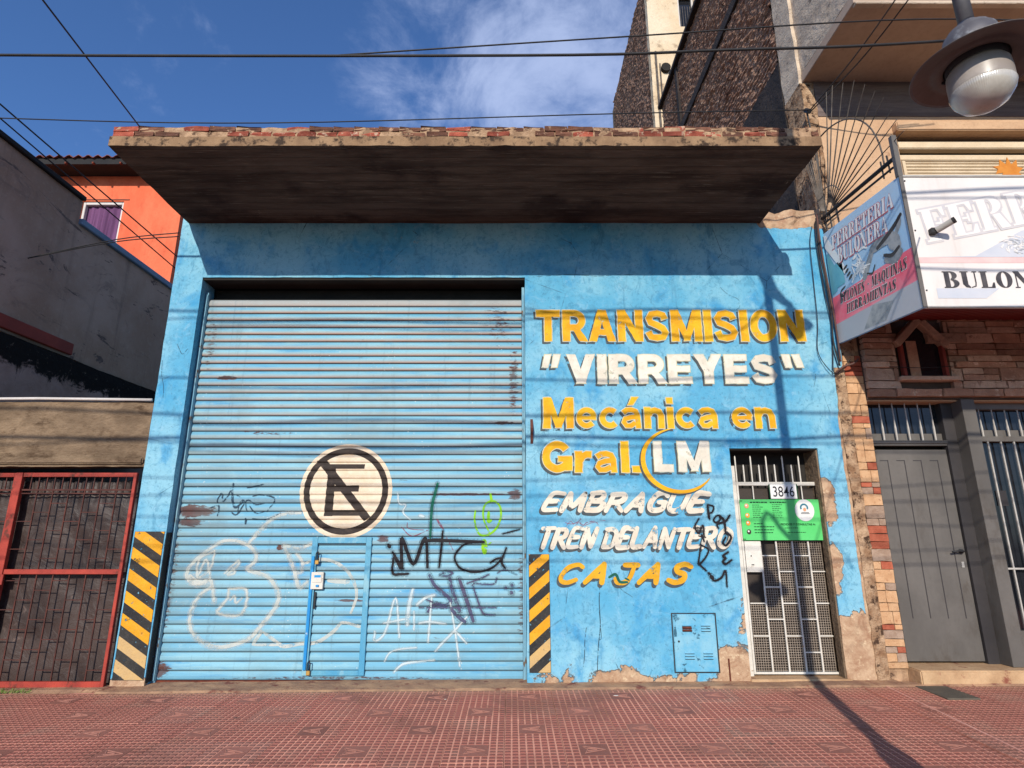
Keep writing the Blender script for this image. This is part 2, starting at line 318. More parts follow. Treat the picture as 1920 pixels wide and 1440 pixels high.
STROKES = {
 'tag_black': [
  (0.035,[(-1.359,1.355),(-1.345,1.336)]),
  (0.024,[(-1.309,1.28),(-1.257,1.202),(-1.191,1.113)]),
  (0.022,[(-1.298,1.218),(-1.298,1.064),(-1.217,1.051),(-1.129,1.056)]),
  (0.03,[(-1.283,1.233),(-1.238,1.156),(-1.202,1.125),(-1.221,1.389),(-1.199,1.405),(-1.077,1.156),(-0.982,1.397),(-0.944,1.402),(-0.921,1.125)]),
  (0.03,[(-0.989,1.389),(-0.876,1.408),(-0.664,1.402),(-0.314,1.389)]),
  (0.02,[(-0.765,1.508),(-0.776,1.342),(-0.794,1.125)]),
  (0.018,[(-0.314,1.386),(-0.501,1.373),(-0.597,1.295),(-0.627,1.218),(-0.577,1.125),(-0.463,1.079),(-0.334,1.079),(-0.206,1.125),(-0.11,1.218),(-0.062,1.327)]),
  (0.022,[(-0.102,1.233),(-0.113,1.171),(-0.077,1.117)]),
  (0.018,[(-0.236,1.171),(-0.175,1.21),(-0.11,1.221)]),
  (0.012,[(-0.103,1.476),(0.085,1.523)]),
 ],
 'tag_green': [
  (0.026,[(-0.839,2.025),(-0.868,1.902),(-0.896,1.756),(-0.902,1.436)]),
 ],
 'tag_lime': [
  (0.02,[(-0.409,1.723),(-0.416,1.627),(-0.389,1.515),(-0.339,1.46),(-0.258,1.468),(-0.177,1.531),(-0.128,1.643),(-0.129,1.756),(-0.179,1.82),(-0.245,1.828),(-0.311,1.772),(-0.317,1.643),(-0.25,1.484)]),
  (0.03,[(-0.26,1.707),(-0.263,1.611),(-0.235,1.619)]),
  (0.024,[(-0.242,1.91),(-0.228,1.828)]),
  (0.055,[(-0.306,1.397),(-0.301,1.28)]),
  (0.01,[(-0.257,1.366),(-0.228,1.386)]),
 ],
 'tag_purple': [
  (0.03,[(-0.896,1.041),(-0.828,0.927),(-0.664,0.791),(-0.71,0.731),(-0.837,0.739),(-0.898,0.672)]),
  (0.016,[(-0.783,1.041),(-0.72,1.079),(-0.647,1.064),(-0.703,1.033),(-0.783,1.041)]),
  (0.03,[(-0.678,1.018),(-0.643,0.881),(-0.558,0.672)]),
  (0.034,[(-0.574,1.003),(-0.49,0.791),(-0.414,0.576)]),
  (0.014,[(-0.485,0.957),(-0.349,1.003),(-0.254,1.048)]),
  (0.016,[(-0.429,0.942),(-0.329,0.687),(-0.281,0.642),(-0.186,0.635)]),
  (0.012,[(-0.413,0.957),(-0.205,0.949),(-0.165,1.01)]),
  (0.012,[(-0.995,0.709),(-0.646,0.709),(-0.171,0.709)]),
  (0.034,[(-0.646,0.687),(-0.565,0.613),(-0.501,0.568)]),
  (0.014,[(-0.919,0.791),(-0.838,0.761),(-0.774,0.754)]),
  (0.008,[(-0.157,1.064),(-0.077,1.094),(0.051,1.048)]),
  (0.03,[(-0.005,0.942),(0.003,0.936)]),
  (0.036,[(-0.01,0.863),(-0.003,0.86)]),
  (0.03,[(-0.069,0.911),(-0.064,0.908)]),
 ],
 'tag_white': [
  (0.014,[(-1.456,0.473),(-1.45,0.379),(-1.346,0.466),(-1.253,0.806),(-1.194,0.415)]),
  (0.012,[(-1.366,0.554),(-1.14,0.595)]),
  (0.026,[(-1.074,0.889),(-1.106,0.716),(-1.114,0.539)]),
  (0.02,[(-1.02,0.739),(-0.935,0.806),(-0.833,0.836)]),
  (0.014,[(-0.865,0.836),(-0.887,0.364)]),
  (0.014,[(-0.989,0.554),(-0.879,0.568),(-0.705,0.546)]),
  (0.012,[(-0.664,0.761),(-0.609,0.495),(-0.573,0.292),(-0.546,0.135)]),
  (0.014,[(-0.486,0.613),(-0.609,0.481),(-0.731,0.364),(-0.806,0.278)]),
  (0.014,[(-0.609,0.481),(-0.481,0.357)]),
  (0.01,[(-1.338,0.178),(-1.288,0.263),(-1.181,0.299),(-1.01,0.314)]),
  (0.014,[(-1.232,0.078),(-1.173,0.135),(-1.097,0.163),(-0.819,0.192)]),
  (0.01,[(-1.284,1.918),(-1.262,1.804),(-1.187,1.788),(-1.216,1.707),(-1.13,1.627)]),
  (0.02,[(-1.025,1.672),(-0.984,1.662)]),
  (0.01,[(-1.049,0.672),(-1.041,0.488)]),
 ],
 'tag_pink': [
  (0.01,[(-1.225,1.547),(-1.106,1.452),(-0.929,1.515)]),
  (0.02,[(-0.834,1.627),(-0.766,1.531)]),
  (0.008,[(-0.731,1.452),(-0.646,1.303)]),
  (0.008,[(-1.162,1.595),(-1.142,1.531),(-0.945,1.515)]),
 ],
 'tag_faint': [
  (0.022,[(-3.141,2.025),(-3.14,1.885),(-3.094,1.761),(-3.015,1.823)]),
  (0.014,[(-3.274,1.761),(-3.3,1.838),(-3.262,1.916),(-3.235,1.823),(-3.169,1.931),(-3.167,1.978)]),
  (0.014,[(-3.361,1.761),(-3.276,1.777),(-3.278,1.669)]),
  (0.014,[(-3.143,1.715),(-3.061,1.685),(-2.969,1.838),(-2.87,1.792),(-2.777,1.807)]),
  (0.013,[(-2.912,1.885),(-2.819,1.9),(-2.656,1.854),(-2.736,1.715)]),
  (0.014,[(-2.985,1.978),(-2.892,1.994),(-2.8,2.017)]),
  (0.012,[(-2.931,1.777),(-2.86,1.7),(-2.767,1.715)]),
  (0.01,[(-3.103,1.9),(-3.036,1.869)]),
  (0.02,[(-2.962,1.639),(-2.956,1.586)]),
  (0.01,[(-2.884,1.639),(-2.727,1.631),(-2.578,1.7)]),
  (0.012,[(-3.061,1.685),(-3.044,1.807),(-3.001,1.838),(-2.955,1.715)]),
 ],
 'tag_bubble': [
  (0.028,[(-2.9,1.368),(-2.833,1.458),(-2.665,1.639),(-2.514,1.692),(-2.359,1.7)]),
  (0.03,[(-3.297,1.331),(-3.182,1.398),(-3.027,1.398),(-2.881,1.338),(-2.811,1.264),(-2.803,1.19),(-2.885,1.103),(-2.789,1.066),(-2.663,1.03),(-2.562,0.929),(-2.512,0.814),(-2.552,0.687),(-2.671,0.532),(-2.776,0.407),(-2.946,0.339),(-3.121,0.318),(-3.276,0.366),(-3.393,0.463),(-3.44,0.588),(-3.417,0.743),(-3.342,0.857),(-3.258,0.914)]),
  (0.03,[(-3.297,1.331),(-3.436,1.22),(-3.533,1.088),(-3.503,0.986),(-3.4,0.95),(-3.268,0.986),(-3.202,0.771)]),
  (0.018,[(-3.261,1.294),(-3.285,1.117),(-3.408,1.015),(-3.419,1.205),(-3.261,1.294)]),
  (0.018,[(-3.41,1.03),(-3.342,1.205),(-3.268,0.986)]),
  (0.018,[(-3.124,1.059),(-3.043,1.146),(-2.987,1.19),(-2.996,1.132),(-3.093,1.052),(-3.018,1.059),(-3.04,1.117)]),
  (0.02,[(-3.059,0.9),(-3.062,0.8),(-3.15,0.658),(-2.893,0.644),(-2.868,0.886),(-3.059,0.9)]),
  (0.014,[(-3.03,0.786),(-2.99,0.828),(-2.966,0.757),(-2.911,0.8)]),
  (0.026,[(-2.512,1.353),(-2.34,1.323),(-2.205,1.368)]),
  (0.03,[(-2.504,1.346),(-2.382,1.117),(-2.302,0.914),(-2.216,0.972)]),
  (0.024,[(-2.365,1.264),(-2.297,1.19),(-2.288,1.088),(-2.331,1.059)]),
  (0.045,[(-3.494,1.03),(-3.417,0.965),(-3.326,0.965)]),
 ],
 'tag_bubble_right': [
  (0.028,[(-2.264,1.161),(-2.129,1.205),(-1.975,1.19),(-1.815,1.103),(-1.714,0.972),(-1.674,0.828),(-1.723,0.658)]),
  (0.03,[(-2.664,0.477),(-2.506,0.38),(-2.411,0.325),(-2.236,0.352),(-2.059,0.366),(-1.889,0.477),(-1.806,0.56),(-1.624,0.518)]),
  (0.04,[(-1.989,0.986),(-1.775,0.972)]),
  (0.03,[(-2.739,0.346),(-2.663,0.463)]),
  (0.022,[(-2.724,0.339),(-2.472,0.339)]),
 ],
 'wall_tag': [
  (0.022,[(2.136,1.777),(2.141,1.663),(2.146,1.635)]),
  (0.014,[(2.144,1.784),(2.2,1.763),(2.181,1.706),(2.143,1.692)]),
  (0.014,[(2.221,1.663),(2.188,1.621),(2.215,1.593),(2.261,1.628),(2.25,1.67),(2.221,1.663)]),
  (0.02,[(2.264,1.663),(2.303,1.607),(2.306,1.481)]),
  (0.018,[(2.367,1.67),(2.317,1.607),(2.228,1.579),(2.231,1.537)]),
  (0.018,[(2.302,1.439),(2.268,1.383),(2.301,1.356),(2.358,1.425),(2.348,1.467),(2.306,1.481)]),
  (0.018,[(2.316,1.287),(2.255,1.246),(2.282,1.225),(2.251,1.191),(2.277,1.164),(2.344,1.205)]),
  (0.014,[(2.03,1.635),(1.98,1.551),(2.017,1.481),(2.068,1.565),(2.073,1.453)]),
  (0.014,[(2.045,1.467),(2.068,1.397)]),
  (0.014,[(2.022,1.363),(2.104,1.314),(2.069,1.232),(1.992,1.164),(2.007,1.259),(2.029,1.356)]),
  (0.016,[(1.992,1.164),(2.065,1.096)]),
  (0.02,[(2.084,1.073),(2.104,1.063)]),
  (0.034,[(2.112,1.039),(2.129,1.02)]),
  (0.016,[(2.108,1.028),(2.148,0.995),(2.222,1.028),(2.27,1.096),(2.272,0.935)]),
  (0.012,[(1.964,1.537),(2.036,1.537)]),
  (0.01,[(2.015,1.453),(2.086,1.439)]),
 ],
 'wall_tag_red': [
  (0.008,[(0.579,1.593),(0.651,1.579),(0.724,1.607),(0.747,1.635),(0.751,1.551),(0.811,1.593),(0.898,1.607),(0.94,1.565)]),
  (0.007,[(0.593,1.565),(0.637,1.607),(0.68,1.565),(0.724,1.593),(0.781,1.565),(0.868,1.593),(0.926,1.593)]),
  (0.006,[(0.956,1.614),(1.014,1.614)]),
 ],
 'wall_crack': [
  (0.007,[(0.773,0.532),(0.754,0.412),(0.746,0.276),(0.732,0.159)]),
  (0.009,[(0.932,0.988),(0.916,0.793),(0.918,0.549),(0.89,0.344),(0.872,0.109)]),
  (0.005,[(0.912,0.688),(0.925,0.446),(0.901,0.412)]),
  (0.004,[(1.024,1.15),(1.128,0.935),(1.273,0.828)]),
  (0.004,[(2.503,4.349),(2.588,4.26),(2.706,4.194),(2.718,4.105),(2.672,4.061)]),
  (0.004,[(3.502,3.336),(3.508,3.232),(3.472,3.109)]),
  (0.004,[(0.254,4.484),(0.546,4.507),(0.755,4.518),(1.005,4.496),(1.214,4.507),(1.464,4.518)]),
 ],
 'pillar_crack': [
  (0.006,[(-3.925,3.632),(-3.894,3.57),(-3.848,3.508),(-3.798,3.57)]),
  (0.005,[(-4.072,3.432),(-4.054,3.264),(-4.009,3.114),(-3.997,2.98)]),
 ],
}

# ------------------------------------------------------------------ materials
BLUE = V(96, 180, 218); PALE = V(152, 210, 230); DEEP = V(44, 154, 212); DUST = V(214, 176, 138)
def blue_wall(name, peel=True):
    t = T(name, 0.8)
    big = t.noise(0.9, 5, .6); mid = t.noise(3.2, 6, .62, (1, 1, .7), (2, 0, 1), .4); fine = t.noise(26, 5, .7)
    c = t.mix(t.sm(big, .36, .64), BLUE, PALE)
    c = t.mix(t.math('MULTIPLY', t.sm(mid, .5, .72), .75), c, DEEP)
    c = t.mix(t.math('MULTIPLY', t.sm(t.noise(7, 6, .7, (1, 1, 1), (9, 4, 3), .8), .52, .74), .5), c, V(168, 214, 236))
    c = t.mix(t.math('MULTIPLY', t.sm(t.noise(5.5, 8, .78, (1, 1, .8), (3, 8, 1), 1.2), .56, .68), .45), c, V(60, 118, 150))   # rubbed grime
    c = t.mix(t.math('MULTIPLY', t.sm(t.noise(16, 3, .6, (1, 1, .05), (4, 1, 0)), .58, .8), .35), c, V(70, 130, 165))        # run marks
    c = t.mix(t.math('MULTIPLY', t.sm(fine, .56, .70), .5), c, V(58, 112, 144))
    c = t.mix(t.math('MULTIPLY', t.sm(t.noise(11, 7, .75, off=(2, 2, 9), dist=.9), .50, .64), .5), c, V(84, 150, 182))
    c = t.mix(t.math('MULTIPLY', t.sm(t.noise(4.2, 8, .72, (1, 1, .45), (6, 0, 3), .7), .57, .66), .55), c, V(60, 132, 168))
    c = t.mix(t.math('MULTIPLY', t.sm(t.noise(70, 2, .5), .66, .74), .7), c, V(44, 84, 108))
    crack = t.sm(t.math('ADD', t.voro(1.4, (1, 1, .8)), t.math('MULTIPLY', t.noise(9, 4, .6), .03)), .020, .012)
    c = t.mix(t.math('MULTIPLY', crack, t.sm(t.noise(1.3, 2, .5, off=(7, 0, 0)), .5, .62)), c, V(60, 95, 115))
    h = t.math('ADD', t.math('MULTIPLY', fine, .3), t.math('MULTIPLY', t.noise(8, 6, .65), .9))
    if peel:
        n = t.math('ADD', t.noise(5.0, 8, .62, (1, 1, 1), (1, 5, 2), .35), t.math('MULTIPLY', t.noise(22, 4, .6, off=(4, 4, 4)), .10))
        zb = t.math('SUBTRACT', t.z, t.math('MULTIPLY', t.x, .008))
        right = t.sm(t.x, .1, .25)
        b = t.math('MULTIPLY', t.sm(zb, .26, -.02), .30)
        b = t.math('MAXIMUM', b, t.math('MULTIPLY', t.spot(1.10, .0, .70, .20), .46))
        b = t.math('MAXIMUM', b, t.math('MULTIPLY', t.spot(2.32, .05, .32, .46), .60))
        b = t.math('MULTIPLY', b, right)
        b = t.math('MAXIMUM', b, t.math('MULTIPLY', t.spot(2.42, .55, .10, .5), .22))
        b = t.math('MAXIMUM', b, t.math('MULTIPLY', t.math('MULTIPLY', t.sm(t.x, 3.36, 3.44), t.sm(t.z, .78, .52)), .7))
        b = t.math('MAXIMUM', b, t.math('MULTIPLY', t.spot(3.44, 1.15, .12, .36), .52))
        b = t.math('MAXIMUM', b, t.math('MULTIPLY', t.spot(3.43, 1.82, .17, .36), .50))
        b = t.math('MAXIMUM', b, t.math('MULTIPLY', t.spot(-3.95, .0, .5, .10), .4))
        edge = t.math('ADD', t.math('SUBTRACT', t.x, t.math('ADD', 3.70, t.math('MULTIPLY', t.sm(t.z, 2.6, 3.6), .16))), t.math('MULTIPLY', t.noise(9, 4, .6), .03))
        b = t.math('MAXIMUM', b, t.math('MULTIPLY', t.sm(edge, .0, .03), .8))
        b = t.math('MAXIMUM', b, t.math('MULTIPLY', t.math('MULTIPLY', t.sm(t.z, 5.08, 5.22), t.sm(t.x, 3.0, 3.1)), .7))
        m = t.math('ADD', n, b)
        pm = t.sm(m, .79, .83)
        pl = t.mix(t.sm(t.noise(6, 7, .7, off=(3, 3, 3), dist=.6), .35, .68), V(216, 182, 148), V(176, 134, 104))
        pl = t.mix(t.sm(t.noise(14, 6, .7, off=(8, 3, 1)), .56, .7), pl, V(236, 208, 170))
        pl = t.mix(t.math('MULTIPLY', t.sm(t.noise(4, 7, .75, off=(1, 9, 1)), .52, .7), .6), pl, V(136, 108, 84))
        fringe = t.math('MULTIPLY', t.sm(m, .74, .80), t.math('SUBTRACT', 1.0, pm))
        c = t.mix(t.math('MULTIPLY', fringe, .8), c, t.mix(t.sm(m, .775, .80), V(170, 206, 216), V(70, 96, 104)))  # pale lip, then a painted shadow line round the bare plaster
        c = t.mix(pm, c, pl)
        h = t.math('ADD', h, t.math('MULTIPLY', pm, -2.2))
        h = t.math('ADD', h, t.math('MULTIPLY', t.math('MULTIPLY', pm, t.noise(18, 6, .7)), 1.2))
    t.bump(h, .75, .014)
    return t.done(c)
M = {}
M['blue_wall'] = blue_wall('blue_limewashed_plaster'); M['blue_side'] = blue_wall('blue_plaster_side', False)
def slat_mat():
    t = T('painted_shutter_steel', 0.62, 0.0, 0.35)
    oc = t.t.nodes.new('ShaderNodeTexCoord').outputs['Object']
    q = t.t.nodes.new('ShaderNodeSeparateXYZ'); t.t.links.new(oc, q.inputs[0]); lz = q.outputs[2]
    wavy = t.math('ADD', lz, t.math('MULTIPLY', t.math('SUBTRACT', t.noise(1.6, 3, .6, (1, 1, 12), (2, 2, 2)), .5), .035))
    c = t.mix(t.sm(t.noise(2.2, 5, .6, (.35, 1, 3)), .35, .66), V(110, 182, 212), V(146, 204, 222))
    c = t.mix(t.sm(t.noise(4, 4, .7, (.2, 1, 2), (7, 7, 1)), .52, .72), c, V(78, 168, 214))
    worn = t.math('MULTIPLY', t.sm(wavy, .056, .034), t.sm(t.z, -1.2, 3.0))                        # faded lower halves, worse higher up
    c = t.mix(t.math('MULTIPLY', worn, .62), c, V(180, 190, 182))
    pink = t.math('MULTIPLY', t.math('MULTIPLY', t.sm(lz, .038, .010), t.sm(t.math('ADD', t.z, t.math('MULTIPLY', t.noise(.7, 3, .6), 1.6)), 2.6, 4.4)), .9)
    c = t.mix(pink, c, V(196, 150, 128))
    c = t.mix(t.math('MULTIPLY', t.sm(t.z, 4.12, 4.2), .8), c, V(196, 182, 170))
    c = t.mix(t.math('MULTIPLY', t.sm(t.noise(9, 6, .7, (.5, 1, 1.4), (1, 6, 2)), .55, .72), .4), c, V(176, 214, 218))
    c = t.mix(t.math('MULTIPLY', t.sm(lz, .013, .003), .9), c, V(40, 50, 54))                    # dark line along each lip
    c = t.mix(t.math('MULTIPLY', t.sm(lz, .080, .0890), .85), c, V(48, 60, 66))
    scr = t.math('MULTIPLY', t.sm(t.noise(13, 5, .7, (.35, 1, 2.4), (3, 1, 8)), .66, .70), t.sm(t.noise(1.4, 2, .5, off=(2, 8, 5)), .42, .6))
    c = t.mix(t.math('MULTIPLY', scr, .85), c, V(92, 84, 74))
    rs = None
    for x, z, rx, rz, k in ((-3.55, 1.72, .34, .10, .95), (-3.58, 1.60, .20, .07, .95), (-3.38, 3.26, .20, .035, .9), (-.55, 1.905, .75, .02, 1.0), (.03, 1.9, .12, .1, .8),
                            (-1.75, .78, .22, .02, .95), (-1.68, 1.385, .16, .018, .95), (-1.42, 1.42, .10, .06, .9), (-3.0, 2.62, .3, .03, .5), (-.1, 2.72, .2, .03, .8),
                            (.02, 3.2, .1, .8, .6), (-.15, 3.95, .3, .5, .5), (-3.62, 3.7, .12, .7, .5), (-3.7, 1.0, .1, 1.2, .55), (.1, .8, .07, 1.0, .55), (-2.55, 1.33, .06, .05, .9),
                            (-1.8, .02, 2.0, .025, .6), (-3.7, .1, .2, .12, .8), (-2.8, 2.6, .45, .04, .55)):
        p = t.math('MULTIPLY', t.spot(x, z, rx, rz), k); rs = p if rs is None else t.math('MAXIMUM', rs, p)
    rm = t.sm(t.math('ADD', t.math('MULTIPLY', rs, .55), t.noise(16, 7, .75, (.6, 1, 2), (4, 4, 0))), .74, .86)
    rm = t.math('MAXIMUM', rm, t.sm(t.noise(30, 5, .75, (.4, 1, 1.2), (0, 3, 3)), .75, .79))
    c = t.mix(rm, c, t.mix(t.noise(30, 3, .6), V(110, 52, 34), V(64, 40, 32)))
    dots = t.math('MULTIPLY', t.sm(t.voro(22, feature='F1'), .16, .10), t.sm(t.noise(3, 3, .6, off=(6, 1, 2)), .56, .62))
    c = t.mix(t.math('MULTIPLY', dots, .8), c, V(226, 232, 230))
    grime = t.math('MULTIPLY', t.sm(t.noise(1.1, 5, .65, (1, 1, .8), (8, 2, 4)), .48, .72), .34)
    c = t.mix(grime, c, V(116, 128, 124))
    c = t.mix(t.math('MULTIPLY', t.sm(t.noise(14, 4, .65, (1, 1, .06), (2, 7, 7)), .56, .74), .35), c, V(96, 120, 128))
    c = t.mix(t.math('MULTIPLY', t.math('SUBTRACT', t.rand(), .0), .16), c, V(96, 150, 178))
    t.bump(t.math('ADD', t.noise(6, 4, .6, (.3, 1, 1)), t.math('MULTIPLY', rm, .3)), .3, .006)
    return t.done(c)
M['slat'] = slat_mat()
M['rail'] = simple('pale_blue_painted_rail', V(150, 192, 204), V(118, 178, 206), 3, .6, dirt=V(120, 96, 74), dirt_lo=.56, dirt_hi=.62, dscale=7, st=(1, 1, .5))
M['wicket'] = simple('bright_blue_painted_steel', V(112, 182, 208), V(84, 166, 206), 4, .5, dirt=V(150, 200, 214), dirt_lo=.5, dirt_hi=.65, dscale=5, st=(1, 1, .5))
M['hasp_blue'] = simple('vivid_blue_steel', V(34, 146, 220), V(52, 170, 226), 4, .5, dirt=V(200, 214, 216), dirt_lo=.6, dirt_hi=.68, dscale=6, st=(1, 1, .6))
def paint(name, c1, c2, wear, lo=.60, hi=.66, scale=13, tr=1.0):
    """sign-writer's paint with worn gaps that let the wall show through"""
    t = T(name, .7); c = t.mix(t.sm(t.noise(5, 5, .6), .35, .65), c1, c2)
    c = t.mix(t.math('MULTIPLY', t.sm(t.noise(30, 4, .7), .55, .75), .25), c, wear)
    c = t.mix(t.math('MULTIPLY', t.sm(t.noise(11, 7, .75, off=(2, 2, 9), dist=.9), .52, .66), .22), c, wear)
    c = t.mix(t.math('MULTIPLY', t.sm(t.noise(70, 2, .5), .62, .74), .45), c, tuple(v*.55 for v in c1[:3])+(1,))
    t.bump(t.math('ADD', t.math('MULTIPLY', t.noise(26, 5, .7), .3), t.math('MULTIPLY', t.noise(8, 6, .65), .9)), .75, .014); m = t.done(c)
    a = t.math('SUBTRACT', 1.0, t.sm(t.noise(scale, 7, .72, off=(2, 6, 8)), lo, hi))
    if tr < 1: a = t.math('MULTIPLY', a, tr)
    t.put(a, t.b.inputs['Alpha']); return m
M['yellow'] = paint('yellow_sign_paint', V(252, 196, 30), V(236, 168, 14), V(252, 214, 110), .61, .72, 10)
M['yellow_old'] = paint('worn_yellow_brush_paint', V(244, 186, 44), V(232, 170, 30), V(240, 210, 130), .56, .68, 9)
M['white'] = paint('cream_sign_paint', V(252, 244, 228), V(232, 222, 202), V(206, 206, 196), .60, .71, 10)
M['white_old'] = paint('worn_cream_brush_paint', V(248, 238, 218), V(236, 222, 200), V(226, 200, 170), .55, .66, 9)
M['outline'] = paint('pale_outline_paint', V(226, 216, 170), V(206, 214, 200), V(180, 206, 214), .58, .68)
M['shade'] = paint('grey_drop_shade_paint', V(86, 92, 92), V(72, 84, 92), V(96, 130, 150), .54, .66, 9)
M['black_paint'] = paint('black_spray_paint', V(34, 28, 32), V(24, 22, 28), V(50, 46, 50), .72, .8)
M['sign_black'] = paint('worn_black_sign_paint', V(52, 42, 38), V(62, 52, 46), V(120, 100, 84), .68, .76)
M['sign_cream'] = paint('worn_cream_sign_paint', V(250, 232, 206), V(240, 216, 184), V(232, 186, 150), .72, .80)
M['spray_green'] = paint('dark_green_spray', V(16, 108, 88), V(20, 96, 80), V(40, 130, 120), .6, .7)
M['spray_lime'] = paint('lime_green_marker', V(150, 214, 30), V(132, 202, 40), V(150, 210, 90), .52, .62, 20)
M['spray_purple'] = paint('faded_purple_spray', V(88, 92, 128), V(96, 84, 112), V(110, 130, 160), .5, .62, 12, .8)
M['spray_white'] = paint('white_spray', V(224, 236, 236), V(208, 226, 230), V(190, 220, 230), .58, .68, 12, .9)
M['spray_bubble'] = paint('faded_white_spray', V(228, 230, 220), V(208, 218, 212), V(190, 210, 214), .50, .68, 9, .78)
M['mist_dark'] = paint('thin_dark_overspray', V(60, 70, 80), V(60, 70, 80), V(60, 70, 80), .44, .58, 90, .38)
M['mist_white'] = paint('thin_white_overspray', V(222, 230, 230), V(222, 230, 230), V(222, 230, 230), .42, .60, 90, .42)
M['spray_pink'] = paint('faint_red_marker', V(176, 96, 120), V(160, 90, 110), V(170, 130, 150), .5, .6, 20, .7)
M['spray_faint'] = paint('faint_black_marker', V(56, 84, 104), V(50, 74, 92), V(90, 130, 150), .48, .58, 18, .9)
M['crack'] = paint('hairline_crack', V(48, 78, 92), V(54, 70, 76), V(60, 100, 120), .5, .58, 20)
M['hazard_yellow'] = paint('hazard_yellow_paint', V(248, 180, 40), V(238, 166, 30), V(226, 190, 130), .62, .68, 12)
M['hazard_pale'] = paint('scuffed_hazard_yellow', V(226, 186, 120), V(214, 178, 124), V(200, 180, 150), .58, .68, 12)
M['hazard_black'] = paint('hazard_black_paint', V(44, 44, 46), V(58, 56, 54), V(120, 112, 100), .60, .66, 24)
M['soffit'] = None
def soffit():
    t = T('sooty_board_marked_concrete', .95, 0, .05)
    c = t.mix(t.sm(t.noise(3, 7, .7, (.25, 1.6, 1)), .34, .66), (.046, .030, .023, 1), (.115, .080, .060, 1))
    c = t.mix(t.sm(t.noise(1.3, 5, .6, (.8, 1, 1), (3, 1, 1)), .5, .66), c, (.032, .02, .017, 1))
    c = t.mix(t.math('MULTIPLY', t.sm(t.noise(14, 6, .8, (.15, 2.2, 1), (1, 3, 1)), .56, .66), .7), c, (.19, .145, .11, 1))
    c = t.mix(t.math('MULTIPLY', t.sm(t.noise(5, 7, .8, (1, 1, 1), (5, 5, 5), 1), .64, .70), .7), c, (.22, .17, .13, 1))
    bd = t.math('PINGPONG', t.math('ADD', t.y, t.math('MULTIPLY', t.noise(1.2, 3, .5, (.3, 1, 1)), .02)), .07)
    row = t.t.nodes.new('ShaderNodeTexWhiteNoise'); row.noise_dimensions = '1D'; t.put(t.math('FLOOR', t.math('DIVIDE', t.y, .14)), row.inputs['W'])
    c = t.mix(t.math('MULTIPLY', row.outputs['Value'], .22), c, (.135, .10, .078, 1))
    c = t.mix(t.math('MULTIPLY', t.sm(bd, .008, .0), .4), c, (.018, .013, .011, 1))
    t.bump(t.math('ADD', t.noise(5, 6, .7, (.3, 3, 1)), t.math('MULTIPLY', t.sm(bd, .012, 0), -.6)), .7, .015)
    return t.done(c)
M['soffit'] = soffit()
M['slab_edge'] = simple('weathered_slab_render', V(176, 142, 108), V(136, 106, 80), 3.0, .9, dirt=V(72, 56, 44), dirt_lo=.50, dirt_hi=.62, dscale=8, bump=.7, bscale=25, bdist=.012)
M['brick_red'] = simple('broken_red_brick', V(184, 98, 76), V(142, 68, 54), 9, .9, dirt=V(214, 180, 154), dirt_lo=.54, dirt_hi=.64, dscale=12, bump=.9, bscale=40, bdist=.012, vary=.35)
M['brick_dark'] = simple('sooty_old_brick', V(138, 92, 72), V(96, 66, 54), 9, .9, dirt=V(196, 160, 130), dirt_lo=.58, dirt_hi=.66, dscale=12, bump=.9, bscale=40, bdist=.012, vary=.3)
M['mortar'] = simple('lime_mortar', V(214, 176, 140), V(150, 118, 92), 8, .95, dirt=V(90, 68, 54), dirt_lo=.54, dirt_hi=.64, dscale=9, bump=.9, bscale=30, bdist=.015)
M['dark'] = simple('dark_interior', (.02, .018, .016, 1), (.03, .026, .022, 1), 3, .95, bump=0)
M['white_metal'] = simple('white_painted_steel', V(246, 240, 228), V(228, 220, 206), 3, .55, dirt=V(176, 150, 120), dirt_lo=.64, dirt_hi=.70, dscale=9, bump=.15)
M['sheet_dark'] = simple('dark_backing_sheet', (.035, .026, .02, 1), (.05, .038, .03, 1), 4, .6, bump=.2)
M['mesh_grey'] = simple('dull_galvanised_mesh', V(190, 174, 156), V(160, 144, 128), 6, .6, metal=.0, bump=0)
M['concrete_old'] = simple('rough_brown_render', V(158, 134, 108), V(118, 98, 78), 3.2, .95, dirt=V(92, 72, 54), dirt_lo=.52, dirt_hi=.70, dscale=5, st=(.7, 1, 1.2), bump=1.0, bscale=16, bdist=.03)
M['gate_red'] = simple('red_oxide_painted_steel', V(196, 76, 60), V(158, 60, 50), 4, .6, dirt=V(110, 56, 44), dirt_lo=.55, dirt_hi=.66, dscale=8, bump=.3, bscale=60)
M['gate_bar'] = simple('rusty_brown_bar', V(104, 58, 48), V(70, 42, 38), 8, .75, bump=.3)
def tarp():
    t = T('dark_plastic_tarpaulin', .5, 0, .35)
    c = t.mix(t.sm(t.noise(1.6, 6, .65, dist=.8), .35, .68), V(56, 42, 38), V(78, 62, 56))
    c = t.mix(t.math('MULTIPLY', t.sm(t.noise(6, 7, .75, (1, 1, 1), (2, 2, 2), 1.5), .58, .72), .55), c, V(130, 108, 98))
    t.bump(t.noise(4, 5, .6, dist=1.2), .5, .03); return t.done(c)
M['tarp'] = tarp()
